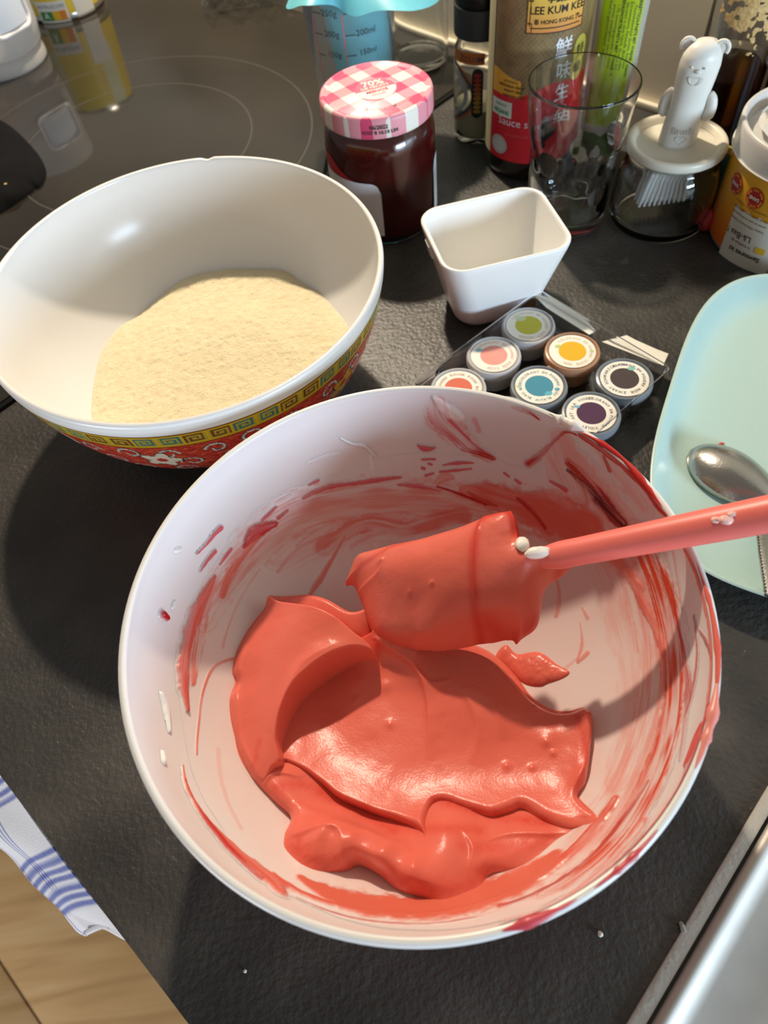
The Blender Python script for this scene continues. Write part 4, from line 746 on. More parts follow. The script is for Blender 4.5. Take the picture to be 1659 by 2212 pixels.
# ------------------------------------------------------------------ jam jar
def gingham(name):
    m = mat(name, (1, 1, 1), .40); nt = m.node_tree; b = nt.nodes['Principled BSDF']; tc = nt.nodes.new('ShaderNodeTexCoord'); mp = nt.nodes.new('ShaderNodeMapping'); mp.inputs['Rotation'].default_value = (0, 0, math.radians(-28)); mp.inputs['Location'].default_value = (.0035, .004, 0)
    sx = nt.nodes.new('ShaderNodeSeparateXYZ'); nt.links.new(tc.outputs['Object'], mp.inputs['Vector']); nt.links.new(mp.outputs['Vector'], sx.inputs[0]); st = []
    for k in ('X', 'Y'):
        d = nt.nodes.new('ShaderNodeMath'); d.operation = 'DIVIDE'; d.inputs[1].default_value = .0225; nt.links.new(sx.outputs[k], d.inputs[0])
        f = nt.nodes.new('ShaderNodeMath'); f.operation = 'FLOORED_MODULO'; f.inputs[1].default_value = 1; nt.links.new(d.outputs[0], f.inputs[0])
        g = nt.nodes.new('ShaderNodeMath'); g.operation = 'GREATER_THAN'; g.inputs[1].default_value = .5; nt.links.new(f.outputs[0], g.inputs[0]); st.append(g)
    a = nt.nodes.new('ShaderNodeMath'); a.operation = 'ADD'; nt.links.new(st[0].outputs[0], a.inputs[0]); nt.links.new(st[1].outputs[0], a.inputs[1]); h = nt.nodes.new('ShaderNodeMath'); h.operation = 'MULTIPLY'; h.inputs[1].default_value = .5; nt.links.new(a.outputs[0], h.inputs[0])
    r = nt.nodes.new('ShaderNodeValToRGB'); r.color_ramp.interpolation = 'CONSTANT'; el = r.color_ramp.elements; el.new(.5)
    for e, (p, c) in zip(el, ((0, (.82, .76, .68)), (.4, (.78, .31, .36)), (.9, (.70, .075, .17)))): e.position = p; e.color = (*c, 1)
    nt.links.new(h.outputs[0], r.inputs[0]); nt.links.new(r.outputs[0], b.inputs['Base Color']); return m
M_glass = mat('glass', (.97, .985, .98), rough=.0, trans=1.0, ior=1.45)
def jam_jar():
    c = np.array([.0395, .5393]); t = thing('jam_jar', 'jam jar of dark red jam with a pink gingham lid', 'jar', (c[0], c[1], 0)); lo = np.array([-c[0], -c[1], 0])
    outp = [(.0, .002), (.030, .0015), (.034, .0), (.0375, .001), (.0402, .004), (.0414, .010), (.0418, .030), (.0424, .070), (.0422, .076), (.0412, .081), (.0395, .0850), (.0378, .0872), (.0372, .089), (.0376, .091), (.0376, .1000)]
    inp = [(.0355, .1000), (.0352, .090), (.0362, .0865), (.0380, .0835), (.0398, .0795), (.0406, .074), (.0402, .030), (.0398, .010), (.037, .0065), (.0, .0060)]
    lathe('glass_body', outp+inp, M_glass, t, n=96, sharp=60)
    M_jam = mat('jam', (.095, .008, .006), rough=.12, spec=.6)
    lathe('jam', [(.0, .0058), (.0372, .0062), (.0402, .0098), (.0406, .030), (.0410, .074), (.0400, .0800), (.0382, .0838), (.0366, .0866), (.0, .0866)], M_jam, t, n=80, sharp=60)
    M_gl = gingham('gingham_lid')
    ld = lathe('lid', [(.0398, .0905), (.0414, .0898), (.0420, .0906), (.0418, .0925), (.0418, .1015), (.0412, .1036), (.0398, .1047), (.0384, .1045), (.0372, .1034), (.0362, .1033), (.0345, .1041), (.0165, .1041), (.0158, .1044), (.0151, .1041), (.0, .1041)], M_gl, t, n=120, sharp=50)
    M_wp = mat('lid_white', (.82, .74, .68), .3); M_pk = mat('lid_pink', (.72, .12, .20), .3)
    ang = math.radians(11); ca, sa = math.cos(ang), math.sin(ang)
    def flat(z): return lambda x, y: np.c_[x*ca-y*sa, x*sa+y*ca, np.full(np.shape(x), z)]
    th = np.linspace(0, PI, 24); hp = np.c_[.0150*np.cos(th), .0150*np.sin(th)]; hq = np.c_[.0150*np.cos(th+PI), .0150*np.sin(th+PI)]
    mesh('badge_top', flat(.10425)(hp[:, 0], hp[:, 1]), [tuple(range(24))], M_pk, ld, smooth=False); mesh('badge_base', flat(.10425)(hq[:, 0], hq[:, 1]), [tuple(range(24))], M_wp, ld, smooth=False)
    lettering([('70%', .0098, 0, .0082, 0, .025), ('DE FRUITS', .0046, 0, .0024, 0, .025)], flat(.1045), M_wp, ld); lettering([('MENOS', .0050, 0, -.0034, 0, .03), ('AZUCAR', .0028, 0, -.0080, 0, .01)], flat(.1045), M_pk, ld)
    def arc(s, size, r, amid, m):
        V, Fc = txt(s, size, .01); a = amid+V[:, 0]/r; rr = r-V[:, 1]; mesh('lettering', np.c_[rr*np.cos(a), rr*np.sin(a), np.full(len(V), .1043)], Fc, m, ld, smooth=False)
    arc('Bonne  Maman', .0062, .0285, -PI/2+.25, mat('lid_script', (.76, .42, .44), .25))
    p1, _ = raycyl(818, 268, c, .0420); z1 = .0995
    cyltext([('06/2022', .0040, p1, .0985, 0, .02), ('X1S7 8 16:10 L04', .0036, p1+.02, .0948, 0, .02)], (0, 0), .0420, M_ink, ld)
    # wrap label: seen only at its two ends
    M_lb = mat('paper_label', (.72, .73, .74), .5); pa, za = raycyl(826, 450, c, .0424); pb, zb = raycyl(937, 420, c, .0424); zt = raycyl(795, 402, c, .0424)[1]
    dph = (pb-pa) % (2*PI); span = 2*PI-dph
    def hi(k): w = min(k, 1-k)*span*.0424; return .018+(.0385 if w > .008 else .0305+.008*math.sqrt(max(0, 1-(1-w/.008)**2)))
    cylpatch('paper_label', (0, 0), .0424, pa, pa-span, .012, hi, M_lb, t, off=.0003, n=90, nz=3)
    pr, zr = raycyl(765, 392, c, .0424); 
    cylpatch('red_label_top', (0, 0), .0424, pr, pr-1.3, lambda k: .0572, lambda k: .0575+.012*sstep(0, .5, k), mat('label_red', (.42, .012, .02), .4), t, off=.0003, n=30, nz=2)
jam_jar()

# ------------------------------------------------------------------ bottles
def soy_bottle():
    c = np.array([.1735, .5935]); R = .0382; t = thing('soy_sauce_bottle', 'dark soy sauce bottle with brown, orange and red label', 'bottle', (c[0], c[1], 0))
    lathe('bottle_body', [(.0, .003), (.030, .001), (.034, .0), (.0368, .003), (.0378, .008), (R-.0002, .016), (R-.0002, .147), (.0365, .156), (.030, .170), (.021, .184), (.0150, .196), (.0138, .210), (.0138, .232), (.0, .232)], mat('soy_glass', (.008, .005, .004), .06, spec=.6, coat=.5), t, n=96)
    lathe('cap', [(.0, .232), (.0160, .230), (.0160, .252), (.0150, .254), (.0, .254)], mat('red_cap', (.5, .02, .02), .35), t, n=48)
    f = lambda u, v: raycyl(u, v, c, R)
    pl = f(1066, 200)[0]; pr = pl+2.95; nu, nz = 330, 150
    def lab(tt, ss):
        z = .0178+.1272*ss; ph = pl+(pr-pl)*tt; a = (ph-pl)*R
        gold = np.array((.31, .205, .09)); red = np.array((.66, .018, .028)); org = np.array((.85, .44, .05))
        k = .5+.5*np.sin(a*900)*np.sin(z*900); w = (abs(((a+z)*260) % 1-.5) < .10) | (abs(((a-z)*260) % 1-.5) < .10)
        n = fbm(a*180, z*180, 3, 3); C = gold*(.65+.6*n)[:, None]; C[w] *= .72
        edge = .0715+.010*sstep(.024, .052, a); r = z < edge; C[r] = red*(.85+.3*fbm(a[r]*90, z[r]*90, 2, 5))[:, None]
        o = (z > .0700) & (z < .0885-.006*sstep(0, .03, a)) & (a < .0275); C[o] = org
        return C
    cylpatch('front_label', (0, 0), R, pl, pr, .0178, .145, mat('soy_label', (1, 1, 1), .38, attr='Col'), t, off=.0002, n=nu, nz=nz, col=lab)
    cylpatch('label_edge', (0, 0), R, pl-.62, pl-.03, .018, .145, mat('label_back', (.50, .44, .26), .4), t, off=.0002, n=20)
    # plaque
    M_pl = mat('plaque_gold', (1, 1, 1), .3, attr='Col'); a0, z0 = f(1136, 72); a1 = a0+1.12; 
    def gold(tt, ss): return np.array((.72, .28, .075))*(1-ss)[:, None]+np.array((.86, .60, .10))*ss[:, None]
    zb, zt = z0, z0+.0275; pq = cylpatch('gold_plaque', (0, 0), R, a0, a1, zb, zt, M_pl, t, off=.0005, n=40, nz=16, col=gold); M_br = mat('plaque_line', (.10, .045, .02), .4)
    for (x0, x1, y0, y1) in ((0, 1, 0, .03), (0, 1, .97, 1), (0, .012, 0, 1), (.988, 1, 0, 1), (.07, .93, .12, .15), (.07, .93, .85, .88), (.05, .062, .17, .83), (.02, .09, .22, .26), (.085, .097, .02, .24), (.02, .09, .74, .78), (.085, .097, .76, .98), (.91, .98, .22, .26), (.91, .98, .74, .78)):
        cylpatch('plaque_line', (0, 0), R, a0+(a1-a0)*x0, a0+(a1-a0)*x1, zb+(zt-zb)*y0, zb+(zt-zb)*y1, M_br, pq, off=.0007, n=max(2, int(30*(x1-x0))))
    am = (a0+a1)/2+.02
    cyltext([('李錦記', .0058, am, zb+.0218, 0, .02), ('LEE KUM KEE', .0070, am, zb+.0148, 0, .012), ('香 HONG KONG 港', .0038, am, zb+.0076, 0, .012)], (0, 0), R, mat('plaque_ink', (.02, .012, .008), .5), pq, off=.0008)
    M_w = mat('label_white', (.80, .79, .80), .4); fx = lambda u, v, s, k, *r: (k, s, *f(u, v), *r)
    cyltext([fx(1218, 104, .0142, '鮮', 0, .012), fx(1216, 153, .0132, '味', 0, .012), fx(1212, 200, .0132, '生', 0, .012), fx(1212, 246, .0130, '抽', 0, .012), fx(1120, 268, .0090, 'Sauce soja'[:10], 0, .0)], (0, 0), R, M_w, t, off=.0006)
    cyltext([fx(1138, 296, .0042, 'pression de première', 0, 0)], (0, 0), R, mat('label_faint', (.62, .12, .12), .4), t, off=.0006)
    cyltext([fx(1104, 176, .0034, 'première', 0, .0), fx(1104, 186, .0034, 'extraction claire', 0, .02), fx(1108, 197, .0034, 'export clair', 0, .02), fx(1110, 208, .0034, 'superior claro', 0, .02)], (0, 0), R, mat('label_brown', (.10, .05, .01), .5), t, off=.0006)
    a, z = f(1083, 232); vg = cylpatch('vegan_badge', (0, 0), R, a-.27, a+.27, z-.0062, z+.0062, mat('badge_white', (.72, .76, .68), .4), t, off=.0005, n=14)
    cyltext([('VEGANS', .0043, a, z-.0026, 0, .03), ('suitable for', .0026, a, z+.003, 0, .01)], (0, 0), R, mat('badge_green', (.03, .30, .12), .5), vg, off=.0008)
    def disc(name, u, v, rx, rz, m, par, off=.0005, n=28):
        a, z = f(u, v); th = np.linspace(0, 2*PI, n, endpoint=False); V = cylmap((0, 0), R, off)(a+rx*np.cos(th)/R, z+rz*np.sin(th)); V = np.vstack([V, cylmap((0, 0), R, off)(np.array([a]), np.array([z]))])
        return mesh(name, V, [(n, i, (i+1) % n) for i in range(n)], m, par, smooth=False)
    d1 = disc('round_seal', 1078, 310, .0085, .0078, mat('seal_silver', (.48, .48, .45), .4), t); disc('seal_centre', 1079, 310, .0062, .0056, mat('seal_mid', (.58, .57, .53), .4), d1, .0007)
    M_ov = mat('badge_yellow', (.66, .60, .10), .4); o1 = disc('gold_badge', 1252, 104, .0072, .0100, M_ov, t); o2 = disc('gold_badge', 1244, 143, .0072, .0092, mat('badge_gold', (.62, .42, .07), .4), t)
    cyltext([fx(1252, 105, .0085, '特', 0, .0)], (0, 0), R, M_ink, o1, off=.0008); cyltext([fx(1244, 143, .0085, '級', 0, .0)], (0, 0), R, M_ink, o2, off=.0008)
soy_bottle()

def spice_bottle():
    c = np.array([.1385, .6455]); R = .0222; t = thing('spice_grinder', 'small glass bottle with dark grey cap left of the soy sauce bottle', 'bottle', (c[0], c[1], 0)); f = lambda u, v: raycyl(u, v, c, R)
    lathe('glass_body', [(.0, .003), (.017, .001), (.0195, .0), (.0214, .003), (R, .008), (R, .070), (.0215, .076), (.0190, .081), (.0185, .088), (.0170, .088), (.0175, .080), (.0200, .074), (.0206, .010), (.019, .006), (.0, .0055)], M_glass, t, n=64, sharp=60)
    lathe('contents', [(.0, .0058), (.0188, .0062), (.0207, .011), (.0207, .030), (.0, .032)], mat('pale_salt', (.50, .46, .30), .8), t, n=40)
    lathe('grey_collar', [(.0, .0865), (.0218, .0865), (.0222, .0885), (.0222, .1085), (.0, .1085)], mat('grey_cap', (.045, .055, .06), .4), t, n=64)
    lathe('black_cap', [(.0, .1085), (.0208, .1085), (.0214, .1100), (.0214, .117), (.0, .117)], mat('black_cap', (.008, .008, .009), .3), t, n=64)
    lathe('pale_top', [(.0, .117), (.0205, .117), (.0205, .130), (.019, .132), (.0, .132)], mat('pale_cap', (.55, .50, .42), .4), t, n=48)
    M_or = mat('label_orange', (.50, .15, .03), .5)
    a, z = f(1012, 128); lb = cylpatch('orange_label', (0, 0), R, a-.8, a+.62, z-.0042, z+.0050, M_or, t, off=.0003, n=24); cyltext([('ZOLUM', .0060, a+.1, z, 0, .01)], (0, 0), R, M_ink, lb, off=.0005)
    for k, m_, w in ((0, M_or, .0035), (.004, mat('label_slate', (.06, .07, .09), .5), .006), (.011, mat('label_grey', (.32, .33, .34), .5), .004)):
        zs = lambda q: .0235+.040*q; n = 30; s = np.linspace(0, 1, n); ph0 = f(985, 200)[0]-.25+1.25*np.sin(s*PI)**.8-k/R; zz = .018+.052*s
        V = np.r_[cylmap((0, 0), R, .0003)(ph0, zz), cylmap((0, 0), R, .0003)(ph0+w/R, zz)]; mesh('chevron', V, [(i, i+1, n+i+1, n+i) for i in range(n-1)], m_, t, smooth=False)
    a, z = f(1031, 203); hh = .0205; th = np.linspace(0, PI, 10); w = .0048; pts = np.r_[np.c_[w*np.cos(th), hh-w+w*np.sin(th)], np.c_[w*np.cos(th+PI), -hh+w+w*np.sin(th+PI)]]
    pill = mesh('heat_scale', cylmap((0, 0), R, .0005)(a+pts[:, 0]/R, z+pts[:, 1]), [tuple(range(len(pts)))], mat('scale_black', (.012, .01, .009), .4), t, smooth=False)
    for k in range(9):
        col = [(.35, .02, .02), (.34, .02, .015), (.33, .05, .01), (.33, .08, .01), (.34, .12, .01), (.36, .20, .02), (.36, .22, .02), (.33, .21, .02), (.30, .18, .02)][k]; zz = z+.0150-.0037*k; q = np.linspace(0, 2*PI, 10, endpoint=False)
        mesh('chilli_mark', cylmap((0, 0), R, .0007)(a+.0033*np.cos(q)/R, zz+.0017*np.sin(q)), [tuple(range(10))], mat('chilli', col, .5), pill, smooth=False)
spice_bottle()

def wasabi_tube():
    az = math.radians(21.75); d = .632; c = np.array([d*math.sin(az), d*math.cos(az)]); t = thing('wasabi_tube', 'lime green wasabi paste tube standing behind the drinking glass', 'tube', (c[0], c[1], 0)); ex = np.array([math.cos(az), -math.sin(az)]); ey = np.array([math.sin(az), math.cos(az)])
    def ab(z): return .0187+.0012*sstep(.08, .17, z), float(np.interp(z, [.02, .05, .19], [.0150, .0135, .0016]))
    nz, nt = 60, 120; V = []; Cc = []; lime = np.array(srgb(178, 204, 22)); wh = np.array((.66, .64, .58))
    for z in np.linspace(.022, .19, nz):
        a, b = ab(z)
        for th in np.linspace(0, 2*PI, nt, endpoint=False):
            x, y = a*math.cos(th), b*math.sin(th); V.append([x*ex[0]+y*ey[0], x*ex[1]+y*ey[1], z]); q = x/a
            fr = y < 0 and -.78 < q < .80 and z > .032; Cc.append(lime*(.92+.08*math.sin(z*80)) if fr else (wh if q < .8 else np.array((.42, .42, .33))))
    i = np.arange(nz-1)[:, None]; j = np.arange(nt)[None]; F = np.stack([i*nt+j, i*nt+(j+1) % nt, (i+1)*nt+(j+1) % nt, (i+1)*nt+j], -1).reshape(-1, 4)
    mesh('tube_body', V, F, mat('tube_plastic', (1, 1, 1), .35, attr='Col', coat=.3), t, col=np.array(Cc))
    lathe('cap', [(.0, .0), (.0150, .0), (.0158, .001), (.0150, .021), (.0140, .024), (.0, .024)], mat('tube_cap', (.08, .16, .03), .4), t, n=48)
    bx = box('crimp', (-.0205, -.0012, .188), (.0205, .0012, .200), mat('tube_crimp', (.4, .5, .05), .4), t, R=np.array([[ex[0], ey[0], 0], [ex[1], ey[1], 0], [0, 0, 1.]]))
    def front(x, z, off=.0004):
        x = np.asarray(x); z = np.asarray(z); a = np.array([ab(k)[0] for k in z]); b = np.array([ab(k)[1] for k in z]); y = -b*np.sqrt(np.clip(1-(x/a)**2, .05, 1))-off; return np.c_[x*ex[0]+y*ey[0], x*ex[1]+y*ey[1], z]
    L = [('MEERRETTICH-PASTE MIT WASABI  Nettop', .0030, .0128, .020), (', Feuchthaltemittel (Sorbit), Reiskleie', .0029, .0098, 0), ('Zitronensäure), Farbstoffe (Brillantblau', .0029, .0068, 0), ('fabriziert in einer Fabrik, die auch Erd', .0029, .0038, 0), ('MIERIKSWORTELPASTA MET WASABI  N', .0030, .0006, .020), ('1,7%, bevochtigingsmiddel (sorbitol)', .0029, -.0026, 0), ('aroma), voedingszuur (citroenzuur)', .0029, -.0056, 0), ('Koel en gekoeld bewaren. Verwerkt in', .0029, -.0086, 0)]
    lettering([(s, sz, x, .097, -PI/2, bd) for s, sz, x, bd in L], front, mat('tube_ink', (.05, .07, .02), .6), t)
wasabi_tube()

def tumbler():
    c = np.array([.1828, .504]); t = thing('drinking_glass', 'empty clear tumbler in front of the soy sauce bottle', 'glass', (c[0], c[1], 0)); n = 128
    outp = catmull([(.0, .0012), (.022, .0010), (.0265, .0), (.0288, .0012), (.0300, .005), (.0312, .018), (.0330, .042), (.0352, .068), (.0374, .092), (.0386, .1045), (.0389, .1062)], 8); inp = catmull([(.0386, .1071), (.0379, .1072), (.0374, .1062), (.0362, .092), (.0340, .068), (.0318, .042), (.0300, .020), (.0280, .0105), (.022, .0085), (.0, .0080)], 8)
    pr = np.vstack([outp, inp]); th = np.linspace(0, 2*PI, n, endpoint=False); r = np.repeat(pr[None, :, 0], n, 0); z = np.repeat(pr[None, :, 1], n, 0); T = np.repeat(th[:, None], len(pr), 1); k0 = len(outp)
    for row, (zc, N, rad, ph) in enumerate(((.060, 7, .0125, .2), (.034, 7, .0115, .65))):
        for q in range(N):
            d = (((T-ph-q*2*PI/N+PI) % (2*PI))-PI)*.034; r = r-np.where(np.arange(len(pr))[None] < k0, .0017, .0)*np.exp(-((d/rad)**2+((z-zc)/rad)**2)**2)
    V = np.stack([r*np.cos(T), r*np.sin(T), z], -1); mesh('glass_body', V.reshape(-1, 3), grid_faces(n, len(pr), True), mat('tumbler_glass', (.93, .97, .975), .0, trans=1., ior=1.46), t).cycles.is_caustics_caster = True
tumbler()

def brush_jar():
    c = np.array([.2535, .4872]); t = thing('basting_brush_jar', 'glass jar with white lid and a bear-shaped silicone brush standing in it', 'jar', (c[0], c[1], 0))
    lathe('glass_body', catmull([(.0, .002), (.028, .0015), (.0335, .0), (.0368, .002), (.0384, .007), (.0386, .020), (.0374, .036), (.0350, .046), (.0325, .0505), (.0318, .0525), (.0322, .0545), (.0330, .0560), (.0326, .0575), (.0308, .0577), (.0300, .056), (.0300, .0520), (.0322, .0460), (.0350, .0360), (.0362, .020), (.0352, .009), (.031, .006), (.0, .0055)], 4), M_glass, t, n=96, sharp=70).cycles.is_caustics_caster = True
    M_l = mat('cream_silicone', (.70, .655, .55), .32, sss=.1); M_b = mat('white_silicone', (.74, .72, .66), .38, sss=.15)
    lathe('lid', catmull([(.0, .0550), (.0295, .0550), (.0300, .0570), (.0352, .0578), (.0362, .0592), (.0362, .0618), (.0354, .0634), (.0336, .0640), (.0316, .0636), (.0300, .0622), (.0285, .0606), (.026, .0600), (.0, .0600)], 5), M_l, t, n=96, sharp=70)
    # bear handle
    base = np.array([.002, .0035]); lean = np.array([.0035, .002]); hz = lambda z: base+lean*((z-.06)/.07)
    zs = np.linspace(.060, .1275, 40); n = 40; V = []; th = np.linspace(0, 2*PI, n, endpoint=False)
    for z in zs:
        r = float(np.interp(z, [.060, .066, .080, .092, .104, .112, .119, .1235, .1262, .1275], [.0138, .0136, .0128, .0126, .0136, .0140, .0130, .0104, .0068, .0015])); p = hz(z); V.append(np.c_[p[0]+r*np.cos(th), p[1]+.82*r*np.sin(th), np.full(n, z)])
    bd = loft('bear_handle', V, M_b, t, sharp=80)
    def blob(name, loc, sc, par, m=M_b, R=None, u=18, v=12):
        bm = bmesh.new(); bmesh.ops.create_uvsphere(bm, u_segments=u, v_segments=v, radius=1); me = bpy.data.meshes.new(name); bm.to_mesh(me); bm.free(); me.shade_smooth(); o = link(name, me, m, par); o.location = loc; o.scale = sc
        if R: o.rotation_euler = R
        return o
    fx = np.array([.88, -.47, 0]); fn = np.array([-.47, -.88, 0])         # bear's left-right and facing directions, turned towards the hob
    ctr = lambda z: np.r_[hz(z), z]
    for sg in (-1, 1):
        ear = [ctr(.1225)+fx*sg*.0108+fx*.0042*math.cos(a)*1.0+np.array([0, 0, .0045*math.sin(a)]) for a in np.linspace(-.6, PI+.6, 14)]
        tube('ear', ear, .0014, M_b, bd, n=8); blob('ear_cup', ctr(.1225)+fx*sg*.0108-fn*.0008, (.0038, .0016, .0040), bd, R=(0, 0, math.atan2(fx[1], fx[0])))
        arm = [ctr(.0945)+fx*sg*.0125, ctr(.090)+fx*sg*.0150, ctr(.083)+fx*sg*.0158, ctr(.0765)+fx*sg*.0140]; tube('arm', catmull(arm, 5), np.interp(np.linspace(0, 1, 16), [0, .3, .8, 1], [.0022, .0036, .0042, .0022]), M_b, bd, n=12)
        blob('eye', ctr(.1145)+fx*sg*.0042+fn*.0118, (.0008, .0006, .0008), bd)
    blob('nose', ctr(.1125)+fx*.0002+fn*.0124, (.0019, .0012, .0013), bd, R=(0, 0, math.atan2(fx[1], fx[0])))
    sm = [ctr(.1085)+fx*.0045*math.cos(a)+fn*.0122+np.array([0, 0, .0048*math.sin(a)]) for a in np.linspace(PI*1.0, PI*2.0, 12)]; tube('smile', sm+[sm[0]], .00035, M_b, bd, n=6)
    def onbear(x, z):
        x = np.asarray(x); z = np.asarray(z); a = -PI/2-.25+x/.0133; p = np.array([hz(k) for k in z]); return np.c_[p[:, 0]+.01385*np.cos(a), p[:, 1]+.82*.0139*np.sin(a), z]
    lettering([('Brush', .0064, 0, .0722, 0, .03)], lambda x, z: onbear(x, z), mat('emboss', (.56, .54, .48), .4), bd)
    ht = np.linspace(0, 2*PI, 30); hx = 16*np.sin(ht)**3; hy = 13*np.cos(ht)-5*np.cos(2*ht)-2*np.cos(3*ht)-np.cos(4*ht); tube('heart', onbear(hx*.00024, .0665+hy*.00020), .0003, M_b, bd, n=6, cap=False)
    # brush head under the lid
    lathe('ferrule', [(.0, .0470), (.0132, .0470), (.0140, .0480), (.0140, .0500), (.0120, .0512), (.0128, .0530), (.0128, .0548), (.0, .0548)], M_b, t, n=40, scale_xy=(1.1, .75), loc=(0, .001, 0))
    bx = mat('bristle_white', (.82, .81, .78), .4, sss=.1); me = None
    for r_ in range(3):
        for k in range(10):
            x = -.0138+.0276*k/9; y = -.006+.006*r_
            if me is None:
                o = tube('bristle', [(0, 0, 0), (0, 0, -.012), (.0002, 0, -.026), (.0006, 0, -.033)], [.0015, .0016, .0014, .0010], bx, t, n=8); me = o.data
            else: o = bpy.data.objects.new('bristle', me); COL.objects.link(o); o.parent = t
            o.location = (x, y, .0475); o.rotation_euler = (.03*(r_-1)*-1, -.12*(k-4.5)/4.5+.06, 0)
brush_jar()

def salt_pot():
    c = np.array([.3355, .4440]); R = .0530; t = thing('seasoning_pot', 'orange seasoning tub with a translucent white lid at the right edge', 'tub', (c[0], c[1], 0)); f = lambda u, v: raycyl(u, v, c, R)
    def tubcol(tt, ss): return np.array((.66, .13, .012))*(1-sstep(.0, .75, ss))[:, None]+np.array((.74, .36, .02))*sstep(.0, .75, ss)[:, None]
    lathe('tub_body', [(.0, .002), (.046, .0015), (.050, .0), (.0520, .0015), (.0526, .004), (R-.0002, .012), (R-.0002, .068), (.0, .068)], mat('tub_grey', (.30, .26, .22), .4), t, n=96)
    cylpatch('orange_wrap', (0, 0), R, 0, 2*PI, .0045, .0690, mat('tub_orange', (1, 1, 1), .35, attr='Col', coat=.3), t, n=97, nz=24, col=tubcol)
    M_ld = mat('lid_translucent', (.80, .775, .73), .3, trans=.25, sss=.2)
    lathe('lid', catmull([(.0, .0700), (.0520, .0690), (.0536, .0676), (.0548, .0690), (.0552, .076), (.0552, .0850), (.0545, .0874), (.0532, .0878), (.0520, .0866), (.0512, .080), (.0500, .0775), (.047, .0768), (.0, .0768)], 4), M_ld, t, n=96, sharp=60)
    r0 = random.Random(3); V = []; 
    for i in range(9):
        for j in range(9):
            x, y = (i-4)*.0105+r0.uniform(-.003, .003), (j-4)*.0105+r0.uniform(-.003, .003); q = math.hypot(x, y); s = min(1, .043/max(q, 1e-6)); V.append((x*s, y*s, .0782+.006*r0.random()))
    mesh('crumpled_film', V, [(i*9+j, (i+1)*9+j, (i+1)*9+j+1, i*9+j+1) for i in range(8) for j in range(8)], mat('film_white', (.72, .69, .62), .35, trans=.15), t, smooth=False)
    a0, za = f(1552, 545); ph = lambda u, v: f(u, v)
    pL = f(1556, 545); pt = f(1580, 432); nn = 30
    pe = f(1652, 578); lab = cylpatch('white_panel', (0, 0), R, pL[0]-.02, pe[0]+.05, pL[1]-.0040, lambda k: pt[1]+.0005+.0012*math.sin(k*26), mat('panel_white', (.68, .64, .55), .5), t, off=.0005, n=nn)
    M_rd = mat('seal_red', (.40, .022, .02), .4); M_so = mat('seal_orange', (.66, .20, .03), .4); M_lw = mat('seal_white', (.75, .68, .6), .5)
    ps, zs = f(1632, 430); pa_ = f(1590, 402); step = ps-pa_[0]
    for k in range(5):
        a, z = pa_[0]+step*k*.98, zs+.0006; th = np.linspace(0, 2*PI, 24, endpoint=False)
        sl = mesh('red_seal', cylmap((0, 0), R, .0008)(a+.0072*np.cos(th)/R, z+.0072*np.sin(th)), [tuple(range(24))], M_rd, lab, smooth=False)
        V = np.r_[cylmap((0, 0), R, .0010)(a+.0065*np.cos(th)/R, z+.0065*np.sin(th)), cylmap((0, 0), R, .0010)(a+.0050*np.cos(th)/R, z+.0050*np.sin(th))]
        mesh('seal_ring', V, [(i, (i+1) % 24, 24+(i+1) % 24, 24+i) for i in range(24) if i % 4 != 0], M_so, lab, smooth=False)
        cyltext([('SANS', .0034, a, z, PI, .03)], (0, 0), R, M_lw, lab, off=.0012)
    pm = pL[0]+.33; z0 = pL[1]
    items = [(s_, sz, *f(u, v), PI+tl, bd) for s_, sz, u, v, tl, bd in (('Savourez ici', .0052, 1606, 549, 0, .03), ('le meilleur de', .0030, 1600, 526, 0, 0), ('Là-Bas !', .0068, 1596, 506, .05, .01), ("Depuis 1936 toute la chaleur", .0024, 1612, 486, 0, 0), ('saveur et une touche pour les', .0024, 1616, 474, 0, 0), ('réunir les recettes généreuses', .0024, 1618, 462, 0, 0), ("inspirées du savoir d'ailleurs", .0024, 1622, 450, 0, 0))]
    cyltext(items, (0, 0), R, mat('tub_ink', (.06, .04, .025), .6), lab, off=.0008)
    cylpatch('yellow_mark', (0, 0), R, f(1640, 540)[0]-.05, f(1640, 540)[0]+.08, f(1640, 540)[1]-.003, f(1640, 540)[1]+.002, mat('mark_yellow', (.75, .45, .03), .5), lab, off=.0008, n=6)
salt_pot()
M_grn = mat('green_sachet', (.012, .055, .03), .35)
g0 = np.array([.292, .4905]); gs = thing('green_packet', 'dark green packet squeezed between brush jar and orange tub', 'packet', (g0[0], g0[1], 0))
an = math.radians(-52); RR = np.array([[math.cos(an), -math.sin(an), 0], [math.sin(an), math.cos(an), 0], [0, 0, 1.]])
box('sachet', (-.021, -.002, .0), (.021, .002, .047), M_grn, gs, R=RR, bevel=.001); box('seal_strip', (-.021, -.0013, .047), (.021, .0013, .052), mat('seal_strip', (.30, .32, .10), .4), gs, R=RR)
def crumple(name, c, size, m, label, cat, seed, sq=(1, 1, .7)):
    bm = bmesh.new(); bmesh.ops.create_icosphere(bm, subdivisions=3, radius=size)
    for v in bm.verts:
        p = np.array(v.co)/size; k = .62+.75*float(fbm(np.array(p[0]*1.7+p[2]*1.1+seed+20), np.array(p[1]*1.7-p[2]*.8+40), 3, seed)); v.co = Vector((p*size*k*np.array(sq)).tolist())
    zmin = min(v.co.z for v in bm.verts)
    for v in bm.verts: v.co.z -= zmin
    me = bpy.data.meshes.new(name); bm.to_mesh(me); bm.free(); me.shade_smooth(); o = link(name, me, m); o.location = (c[0], c[1], 0); return tag(o, label, cat)
crumple('rubber_band', Q(1521, 497, .0)[:2], .0090, mat('red_rubber', (.42, .03, .035), .5), 'crumpled red rubber band beside the orange tub', 'rubber band', 5, (.8, .8, 1.0))

